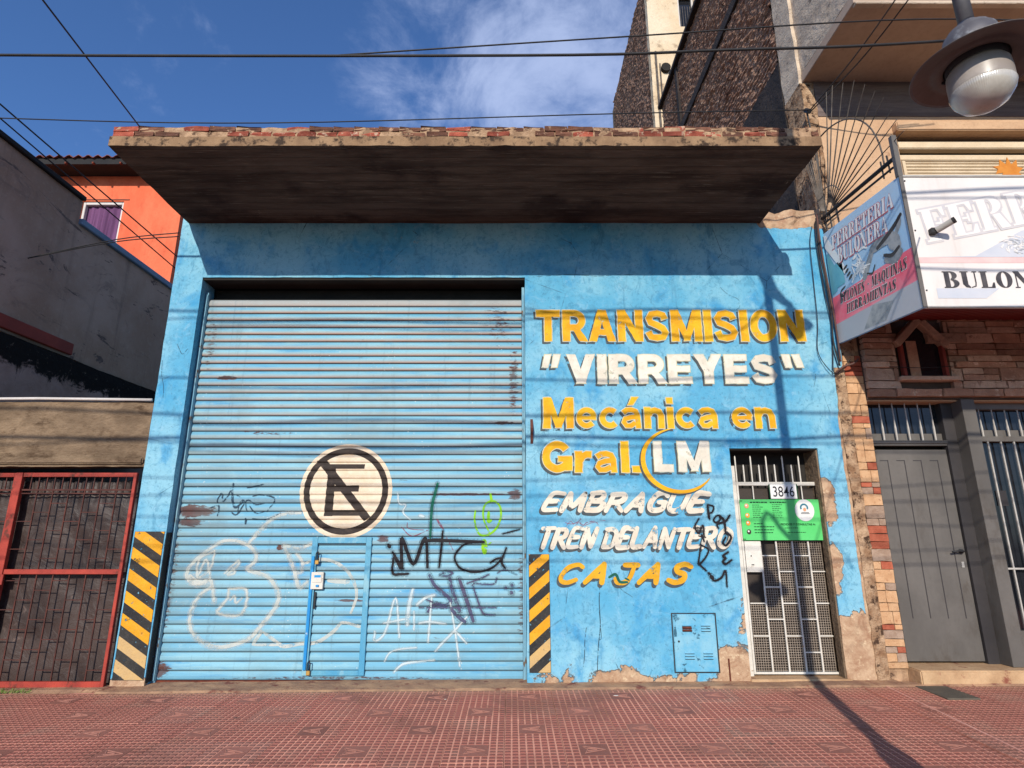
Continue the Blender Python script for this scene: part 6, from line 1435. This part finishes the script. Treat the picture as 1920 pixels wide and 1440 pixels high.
def sten_word(s, place, mt, parent, name='lettering', grow=0.0):
    m = MB(); cx = 0; tot = sum(stencil(c)[0]+.06 for c in s)-.06
    for c in s:
        w, ps = stencil(c)
        for k, p in enumerate(ps):
            if grow:
                mx = sum(q[0] for q in p)/len(p); mz = sum(q[1] for q in p)/len(p)
                p = [(q[0]+(grow if q[0] > mx else -grow), q[1]+(grow if q[1] > mz else -grow)) for q in p]
            m.add([place((cx+q[0])/tot, q[1], k*1.2e-4) for q in p], [tuple(range(len(p)))])
        cx += w+.06
    return m.build(name, M[mt], parent, fix=False)
fp = lambda x0, x1, z0, z1, y: (lambda u_, v_, l: (x0+(x1-x0)*u_, y-l, z0+(z1-z0)*v_))
FY = SYF-.0
def fquad(name, pts, mt, l=.003):
    m = MB(); m.add([(p[0], FY-l, p[1]) for p in pts], [tuple(range(len(pts)))]); return m.build(name, M[mt], front, fix=False)
fquad('printed_band', [(3.99, 4.02), (8.2, 4.02), (8.2, 4.50), (4.9, 4.30), (4.4, 4.03)], 'sign_lilac', .002)
fquad('printed_band', [(3.97, 3.60), (4.42, 3.60), (4.56, 3.70), (3.97, 3.70)], 'sign_lilac', .0021)
fquad('printed_band', [(4.86, 3.53), (8.2, 3.53), (8.2, 3.78), (5.1, 3.76)], 'sign_lilac', .0020)
fquad('printed_band', [(3.86, 3.96), (8.2, 3.96), (8.2, 4.018), (3.86, 4.018)], 'sign_palepink', .0022)
sten_word('BULONERA', fp(4.045, 5.40, 3.705, 3.872, FY-.0045), 'sign_text', front)['label'] = 'dark stencil word starting BULON'
def tilted(x0, z0, x1, z1, h, y): return lambda u_, v_, l: (x0+(x1-x0)*u_-h*v_*.12, y-l, z0+(z1-z0)*u_+h*v_)
sten_word('FERRETERIA', tilted(3.97, 4.17, 6.75, 4.74, .34, FY-.0026), 'sign_ghost', front, grow=.06)
sten_word('FERRETERIA', tilted(3.97, 4.17, 6.75, 4.74, .34, FY-.0044), 'sign_ghost2', front)['label'] = 'almost bleached out word starting FE, slanting up'
random.seed(9); m = MB()
for k in range(46):
    a, r = random.uniform(0, 2*pi), random.uniform(.01, .15); ribbon(m, [(4.83+r*cos(a), 4.15+r*.6*sin(a)), (4.83+(r+.03)*cos(a+.3), 4.15+(r+.02)*.6*sin(a+.3))], .010, lambda x, z, l: (x, FY-.0034-l, z), 2, 0, (k % 12)*1e-4)
m.build('printed_screws', M['sign_ghost2'], front, fix=False)
random.seed(19); m = MB()
for k in range(40):
    a, r = random.uniform(0, 2*pi), random.uniform(.01, .15); ribbon(m, [(4.83+r*cos(a), 4.14+r*.6*sin(a)), (4.83+(r+.02)*cos(a+.3), 4.14+(r+.02)*.6*sin(a+.3))], .004, lambda x, z, l: (x, FY-.0050-l, z), 2, 0, (k % 12)*1e-4)
m.build('printed_screws', M['sign_silver'], front, fix=False)
for x, z in ((3.865, 4.84), (3.875, 4.30), (3.875, 3.68)): MB().tube([(x, SYF-.006, z), (x, SYF+.0, z)], .008, 8).build('screw', M['black_iron'], front)
spt = thing('lamp_tube', (4.02, SYF, 4.28), 'short grey spotlight tube on a black bracket on the white sign front', 'spotlight')
MB().tube([(4.045, 4.98, 4.275), (4.13, 4.86, 4.315)], .030, 16, cap=False).tube([(4.045, 4.982, 4.2745), (4.125, 4.867, 4.3125)], .026, 16).build('tube', M['door_bar'], spt, smooth=True)
MB().tube([(4.122, 4.871, 4.3115), (4.134, 4.854, 4.3165)], .031, 16, cap=False).tube([(4.120, 4.874, 4.311), (4.121, 4.873, 4.3112)], .027, 16).build('rim', M['black_iron'], spt)
MB().box(3.995, 4.055, 4.975, SYF-.002, 4.245, 4.305).build('bracket', M['black_iron'], spt, bev=.006)
# side print, in the plane of the side panel: u runs from the wall out to the street
def sd(u_, v_, l=0.0):
    y = 6.43+(SYF-6.43)*u_; zb = SB+.115*(1-u_); zt = STP+.14*(1-u_); return (SXL-.003-l, y, zb+(zt-zb)*v_)
def squad(name, pts, mt, l=.0):
    m = MB(); m.add([sd(a, b, l) for a, b in pts], [tuple(range(len(pts)))]); return m.build(name, M[mt], side, fix=False)
squad('printed_band', [(0, .165), (1, .20), (1, .445), (0, .40)], 'sign_pink', .0)
squad('printed_band', [(0, .0), (1, .0), (1, .20), (0, .165)], 'sign_lilac', .0002)
squad('printed_wedge', [(.0, .98), (.035, .97), (.26, .56), (.22, .54), (.0, .86)], 'side_white', .0006)
squad('printed_wedge', [(.35, .02), (.62, .02), (.74, .14), (.50, .18)], 'sign_silver', .0006)
squad('printed_box', [(.085, .46), (.21, .47), (.20, .68), (.10, .67)], 'sign_teal', .0006)
squad('printed_wedge', [(.0, .42), (.09, .44), (.10, .66), (.03, .80), (.0, .80)], 'sign_teal', .0004)
sw = lambda a0, a1, b0, b1, l, dv=0: (lambda u_, v_, k: sd(a0+(a1-a0)*u_+.02*v_, b0+dv*u_+(b1-b0)*v_, l+k))
sten_word('FERRETERIA', sw(.095, .90, .805, .925, .001, .0), 'sign_rose', side, grow=.035); sten_word('FERRETERIA', sw(.095, .90, .81, .925, .0026), 'side_white', side)['label'] = 'faded word FERRETERIA'
sten_word('BULONERA', sw(.15, .80, .655, .785, .001), 'sign_rose', side, grow=.035); sten_word('BULONERA', sw(.15, .80, .66, .785, .0026), 'side_white', side)['label'] = 'faded word BULONERA'
sten_word('BULONES - MAQUINAS', sw(.10, .92, .315, .40, .001, .0), 'side_white', side, grow=.03); sten_word('BULONES - MAQUINAS', sw(.10, .92, .318, .398, .0026), 'sign_text', side)
sten_word('HERRAMIENTAS', sw(.17, .78, .21, .29, .001), 'side_white', side, grow=.03); sten_word('HERRAMIENTAS', sw(.17, .78, .213, .288, .0026), 'sign_text', side)
# printed tools: grinder with handle and disc, pile of screws, spring, little bolts
def sribbon(name, sts, mt, l):
    m = MB()
    for k, (w, pts) in enumerate(sts): ribbon(m, [(p[0], p[1]) for p in pts], w, lambda a, b, q: sd(a, b, l+q), 4, .2, (k % 9)*1.4e-4)
    return m.build(name, M[mt], side, fix=False)
sribbon('printed_grinder', [(.09, [(.60, .60), (.72, .615), (.80, .60)]), (.13, [(.82, .60), (.86, .52)]), (.06, [(.60, .60), (.52, .50), (.46, .42)]), (.08, [(.74, .46), (.82, .44), (.88, .46)]), (.04, [(.86, .60), (.92, .66), (.93, .71)])], 'sign_silver', .001)
sribbon('printed_disc', [(.035, [(.66, .585), (.78, .63), (.88, .675), (.95, .72)]), (.015, [(.50, .44), (.56, .42), (.60, .47)]), (.03, [(.72, .50), (.80, .47), (.88, .50)])], 'sign_text', .0026)
random.seed(4)
sribbon('printed_screws', [(.012, [(.42+random.gauss(0, .045), .52+random.gauss(0, .035)), (.42+random.gauss(0, .05), .52+random.gauss(0, .04))]) for k in range(42)], 'side_white', .001)
sribbon('printed_spring', [(.022, [(.26, .60), (.22, .585)]), (.022, [(.27, .565), (.235, .55)]), (.022, [(.29, .53), (.25, .515)]), (.022, [(.31, .50), (.27, .48)]), (.016, [(.20, .44), (.14, .42), (.12, .38), (.17, .37), (.20, .40)]), (.05, [(.17, .66), (.22, .68)])], 'sign_text', .0012)
sribbon('printed_bolts', [(.03, [(.36, .62), (.40, .635)]), (.02, [(.44, .655), (.50, .66), (.54, .64)]), (.022, [(.42, .665), (.43, .69)]), (.02, [(.31, .47), (.36, .50), (.30, .44)])], 'side_white', .001)
# iron frame and fan of spikes standing on the sign's side
ff = thing('spiked_fan_guard', (3.82, 6.2, 5.1), 'black iron frame with a rusty fan of spikes above the sign side', 'guard')
MB().tube([(3.83, 6.42, 5.24), (3.83, 5.04, 5.12)], .022, 8).tube([(3.83, 6.40, 5.16), (3.83, 5.10, 5.04)], .012, 8).build('top_bar', M['black_iron'], ff)
MB().box(3.81, 3.86, SYF-.01, SYF+.04, STP, 5.36).build('corner_post', M['grey_door'], ff, bev=.003)
for y in (5.15, 5.25, 6.1, 6.25, 6.35): MB().tube([(3.83, y, STP+.12), (3.83, y+.01, 5.22)], .009, 6).build('strut', M['black_iron'], ff)
FC = (6.28, 5.24)
fan_ang = [2, 12, 20, 28, 36, 44, 51, 58, 65, 72]; tips = [(4.868, 5.291), (4.93, 5.47), (4.98, 5.62), (5.05, 5.83), (5.15, 6.00), (5.28, 6.20), (5.434, 6.394), (5.626, 6.53), (5.822, 6.668), (5.955, 6.69)]
for (y, z) in tips:
    d = Vector((y-FC[0], z-FC[1])).normalized()*.12
    MB().tube([(3.83, FC[0]+d.x, FC[1]+d.y), (3.83+.006, (FC[0]+y)/2, (FC[1]+z)/2+.012), (3.83, y, z)], [.008, .008, .004], 6).build('spike', M['grey_iron'], ff)
for k in range(8):
    y = 6.17+k*.036; MB().tube([(3.80-k*.006, FC[0]+.02, FC[1]+.03), (3.74-k*.004, y, 6.20-.02*k)], [.007, .004], 6).build('spike', M['grey_iron'], ff)
arc = [(3.836, FC[0]-1.06*cos(radians(a)), FC[1]+(1.02)*sin(radians(a))) for a in range(-4, 96, 7)]
MB().tube(arc, .009, 6).build('arc_bar', M['grey_iron'], ff)
arc = [(3.80, FC[0]-.34*cos(radians(a))+.0, FC[1]+.30*sin(radians(a))) for a in range(20, 120, 10)]
MB().tube(arc, .007, 6).build('arc_bar', M['grey_iron'], ff)
MB().tube([(3.80, 6.36, 6.72), (3.80, 6.34, 6.5), (3.81, 6.32, 6.0), (3.82, 6.30, 5.2)], .011, 6).build('wall_bar', M['black_iron'], ff)
MB().tube([(3.80, 6.30, 6.70), (3.80, 6.38, 6.78)], .030, 8).build('insulator', M['black_iron'], ff)
lf_ = MB().prism([(5.98, 4.90), (6.03, 5.02), (5.92, 5.00), (5.97, 5.08), (5.90, 5.12), (6.0, 5.14), (6.02, 5.24), (6.10, 5.16), (6.14, 5.28), (6.18, 5.16), (6.27, 5.24), (6.26, 5.12), (6.34, 5.10), (6.26, 5.02), (6.30, 4.98), (6.2, 4.90)], 'y', 5.035, 5.045).build('maple_leaf_cutout', M['leaf'])
lf_.location = (.77, 1.62, 1.53); lf_.scale = (.68, .68, .68); lf_.data.transform(Matrix.Translation((0, 0, 0)))
tag(lf_, 'orange maple leaf cut-out standing on the white sign', 'sign ornament')

# ------------------------------------------------------------------ tower block behind
tb = thing('tower_block', (7, 16, 0), 'tall old block behind with cream front and raw brick side', 'building')
raw_wall('side_wall', 3.86, 13.32, 18.6, 17.3, 9.0, 5, M['party'], tb, .09, .05)
MB().box(3.87, 9.5, 13.55, 19, 0, 17.2).build('block_core', M['concrete_old'], tb)
grid_wall('front_wall', [3.84, 4.72, 5.18, 9.5], [0, 15.30, 16.42, 17.3], [(4.72, 5.18, 15.30, 16.42)], 13.3, 13.52, M['cream_stain'], tb, .35, .006, 1.5)
wnd = MB().box(4.72, 4.77, 13.36, 13.42, 15.30, 16.42).box(5.13, 5.18, 13.36, 13.42, 15.30, 16.42).box(4.77, 5.13, 13.36, 13.42, 16.37, 16.42).box(4.77, 5.13, 13.36, 13.42, 15.30, 15.36).build('window', M['pvc_white'], tb)
MB().box(4.77, 5.13, 13.44, 13.45, 15.36, 16.37).build('pane', M['glass_dark'], wnd)
for k in range(5): MB().box(4.80+k*.07, 4.81+k*.07, 13.385, 13.395, 15.36, 16.1).build('window_bar', M['grey_iron'], wnd)
MB().box(4.68, 5.22, 13.24, 13.30, 16.43, 16.50).build('hood', M['party_dark'], tb)
MB().tube([(4.22, 13.20, 13.86), (4.22, 13.31, 13.86)], .13, 14).build('vent_hole', M['dark'], tb)
MB().tube([(3.97, 13.25, 10.5), (3.97, 13.25, 14.4)], .03, 8).tube([(4.07, 13.25, 10.5), (4.07, 13.25, 14.0)], .02, 8).build('drain_pipe', M['grey_iron'], tb, smooth=True)

# ------------------------------------------------------------------ street lamp at the kerb
sl = thing('street_lamp', (2.07, 1.8, ground_z(2, 1.8)), 'grey bell shaped street lamp with wide shade and glass bowl hanging at top right', 'street lamp')
gz = ground_z(2.07, 1.8)
MB().lathe((2.07, 1.8, gz), [(.0, 0), (.15, 0), (.16, .10), (.13, .16), (.112, .25), (.108, 1.35), (.085, 1.42), (.060, 1.5), (.056, 3.4), (.050, 7.0), (.0, 7.02)], 20).build('pole', M['lamp_metal'], sl, smooth=True)
def luminaire(root, c, k=1.0):
    c = Vector(c)
    MB().lathe(c, [(.0, .225*k), (.045*k, .22*k), (.055*k, .185*k), (.088*k, .178*k), (.092*k, .160*k), (.108*k, .150*k), (.118*k, .10*k), (.126*k, .04*k), (.130*k, .0)], 40).build('housing', M['lamp_metal'], root, smooth=True)
    MB().lathe(c, [(.128*k, .006*k), (.20*k, -.004*k), (.262*k, -.022*k), (.268*k, -.026*k), (.262*k, -.028*k), (.20*k, -.012*k), (.135*k, -.004*k)], 56).build('shade', [M['lamp_metal']], root, smooth=True)
    MB().lathe(c, [(.266*k, -.0285*k), (.20*k, -.0145*k), (.176*k, -.0100*k), (.172*k, -.022*k), (.130*k, -.012*k)], 56).build('shade_inside', M['lamp_under'], root, smooth=True)
    MB().lathe(c, [(.128*k, .03*k), (.120*k, -.03*k), (.118*k, -.035*k)], 40).build('collar', M['dark_frame'], root, smooth=True)
    b = MB().lathe(c, [(.112*k, -.03*k), (.124*k, -.05*k), (.127*k, -.09*k), (.126*k, -.15*k)], 48)
    b.build('bowl_glass', bowl_m, root, smooth=True)
    MB().lathe(c, [(.1265*k, -.151*k), (.1285*k, -.158*k), (.120*k, -.185*k), (.095*k, -.222*k), (.055*k, -.248*k), (.02*k, -.257*k), (.0, -.258*k)], 48).build('bowl_lens', lens_m, root, smooth=True)
    MB().tube([c+Vector((.13*cos(a)*k, .13*sin(a)*k, -.02*k)) for a in (2.2, 2.25)], .012*k, 6).build('clip', M['black_iron'], root)
t = T('ribbed_bowl_glass', .35, .0, .5); bowl_m = t.done(t.mix(t.sm(t.noise(9, 4, .6), .4, .65), (.26, .22, .19, 1), (.36, .31, .27, 1)))
t = T('ribbed_lens_glass', .22, .0, .8); t.b.inputs['Coat Weight'].default_value = .5
ang = t.math('ARCTAN2', t.math('SUBTRACT', t.y, 1.8), t.math('SUBTRACT', t.x, 1.735))
t.bump(t.math('SINE', t.math('MULTIPLY', ang, 90.0)), .16, .003); lens_m = t.done(t.mix(t.sm(t.noise(12, 4, .6), .4, .7), (.50, .46, .40, 1), (.38, .34, .29, 1)))
LC = Vector((1.735, 1.8, 3.185))
luminaire(sl, LC, .79)
MB().tube([LC+Vector((0, 0, .16)), (1.735, 1.8, 3.70), (1.735, 1.8, 3.86), (1.79, 1.8, 3.94), (1.85, 1.8, 3.90), (1.92, 1.8, 3.78), (2.07, 1.8, 3.60)], .026, 12).build('arm', M['lamp_metal'], sl, smooth=True)
MB().tube([(2.07, 1.8, 6.95), (2.04, 1.8, 6.75), (2.12, 1.8, 6.50), (2.25, 1.8, 6.36), (2.33, 1.8, 6.30)], [.07, .09, .08, .05, .04], 10).build('upper_arm', M['lamp_metal'], sl, smooth=True)
luminaire(sl, (2.33, 1.8, 6.10), .85)

# ------------------------------------------------------------------ overhead wires
gv = 'overhead wires crossing the sky'
cable([(-14, 4.4, 5.90), (-6, 4.4, 5.745), (0, 4.4, 5.728), (2, 4.4, 5.79), (4.0, 4.4, 5.89), (9, 4.4, 6.35)], .014, 'thick black wire running straight across the whole sky above the canopy', group=gv)
cable([(-1.6, 4.42, 5.75), (1.14, 4.44, 5.985), (4, 4.6, 6.35), (7, 5.2, 6.9)], .008, 'thin wire splitting upward from the thick one towards the tower', group=gv)
cable([(-9, 5.6, 6.2), (-5.8, 5.6, 6.03), (-2.77, 5.6, 5.965), (1.24, 5.6, 6.09), (3.80, 6.3, 6.72)], .007, 'thin wire just above the brick edge of the canopy', group=gv)
cable([(-5.31, 3.0, 7.61), (-6.05, 6.0, 8.14), (-6.79, 9.0, 8.67), (-7.78, 13.0, 9.38)], .012, 'steep wire coming down from the top left to behind the canopy', group=gv)
cable([(-6.61, 4.0, 6.893), (-6.25, 6.0, 6.556), (-5.71, 9.0, 6.05), (-5.5, 10.2, 5.85)], .010, 'upper of two slanting wires passing in front of the orange house', group=gv)
cable([(-6.51, 4.0, 6.68), (-6.20, 6.0, 6.35), (-5.73, 9.0, 5.85), (-5.55, 10.2, 5.65)], .009, 'lower of two slanting wires passing in front of the orange house', group=gv)
for k, (dz) in enumerate((0, -.05)): cable([(-4.09, 6.44, 5.06+dz), (-4.9, 6.5, 5.0+dz*.6), (-6.3, 6.9, 4.95)], .007, ['upper short drop wire from the blue pillar to the grey wall', 'lower short drop wire from the blue pillar to the grey wall'][k], group='drop wires at the pillar')
cable([(3.83, 6.36, 6.75), (4.1, 5.6, 7.0), (4.35, 4.6, 7.4), (4.6, 3.4, 8.0)], .008, 'left of two parallel wires rising in front of the balcony underside', group=gv)
cable([(3.84, 6.34, 6.73), (4.2, 5.6, 6.98), (4.5, 4.6, 7.38), (4.8, 3.4, 8.0)], .008, 'right of two parallel wires rising in front of the balcony underside', group=gv)
cable([(2.1, 1.8, 3.2), (2.6, 2.4, 3.75), (3.6, 3.6, 4.9)], .006, 'thin wire behind the lamp shade at the right edge', group=gv)
gk = 'street wires seen only as shadows on the fronts'
WHERE = ['the shadow across the top of TRANSMISION', 'the faint shadow through the middle of TRANSMISION', 'the shadow just under VIRREYES', 'the shadow through the words Mecánica en', 'the thick shadow just above Gral. LM', 'the wavy shadow along the top of Gral. LM', 'the thin shadow above EMBRAGUE', 'the faint shadow through EMBRAGUE', 'the faint shadow above TREN DELANTERO', 'the faint shadow below TREN DELANTERO', 'the faint shadow on CAJAS']
k = 0
for zs_, yy, r, sg_ in ((4.02, 1.4, .016, .04), (3.93, 1.0, .010, .05), (3.19, 1.5, .012, .05), (2.78, 1.2, .016, .03), (2.50, 1.6, .020, -.03), (2.42, 1.3, .010, .10), (2.05, 1.5, .007, .05), (1.86, 1.2, .008, .06), (1.62, 1.4, .007, .05), (1.34, 1.4, .006, .05), (1.16, 1.2, .008, .04)):
    z = zs_+.47*(6.5-yy); P = []
    for i in range(25):
        x = -14+i*1.2; P.append((x, yy, z+.0012*(x+1.2)**2*(1 if sg_ > 0 else .4)+.022*sin(x*1.7+k*2.1)+.012*sin(x*3.9+k)))
    cable(P, r, 'unseen overhead street wire casting '+WHERE[k], group=gk); k += 1
cable([(-1.0, 1.5, 6.42), (.0, 1.5, 6.28), (.7, 1.5, 6.10), (1.2, 1.5, 6.04), (1.7, 1.5, 6.18), (2.07, 1.8, 6.42)], .011, 'slack wire loop by the lamp post, casting the sagging shadow on TRANSMISION')

# ------------------------------------------------------------------ small things on the ground
random.seed(31); m = MB()
for k in range(420):
    x = random.uniform(-6.0, -4.75)-.0; y = 6.30+random.random()**2*.12; h = random.uniform(.012, .045); a = random.uniform(0, 6.28); w = .004
    if mnoise.noise(Vector((x*4, 0, 3))) < -.25+(x+5.2)*.7: continue
    b = ground_z(x, y)-.004; dx, dy = cos(a)*w, sin(a)*w; tx, ty = random.uniform(-.02, .02), random.uniform(-.02, .02)
    m.add([(x-dx, y-dy, b), (x+dx, y+dy, b), (x+tx, y+ty, b+h)], [(0, 1, 2)])
tag(m.build('weeds', M['weed'], fix=False), 'low green weeds growing at the foot of the red gate', 'weeds', kind='stuff')
for x, y, r, lab in ((.98, 6.02, .022, 'small white paper scrap on the tiles below the hazard stripes'), (-.62, 5.95, .010, 'tiny pale crumb of litter on the tiles before the shutter')):
    m = MB(); m.prism([(x+r*cos(a)*(1+.3*sin(3*a)), y+.5*r*sin(a)) for a in [i*pi/5 for i in range(10)]], 'z', ground_z(x, y)+.0012, ground_z(x, y)+.0035); tag(m.build('paper_scrap', M['litter']), lab, 'litter')
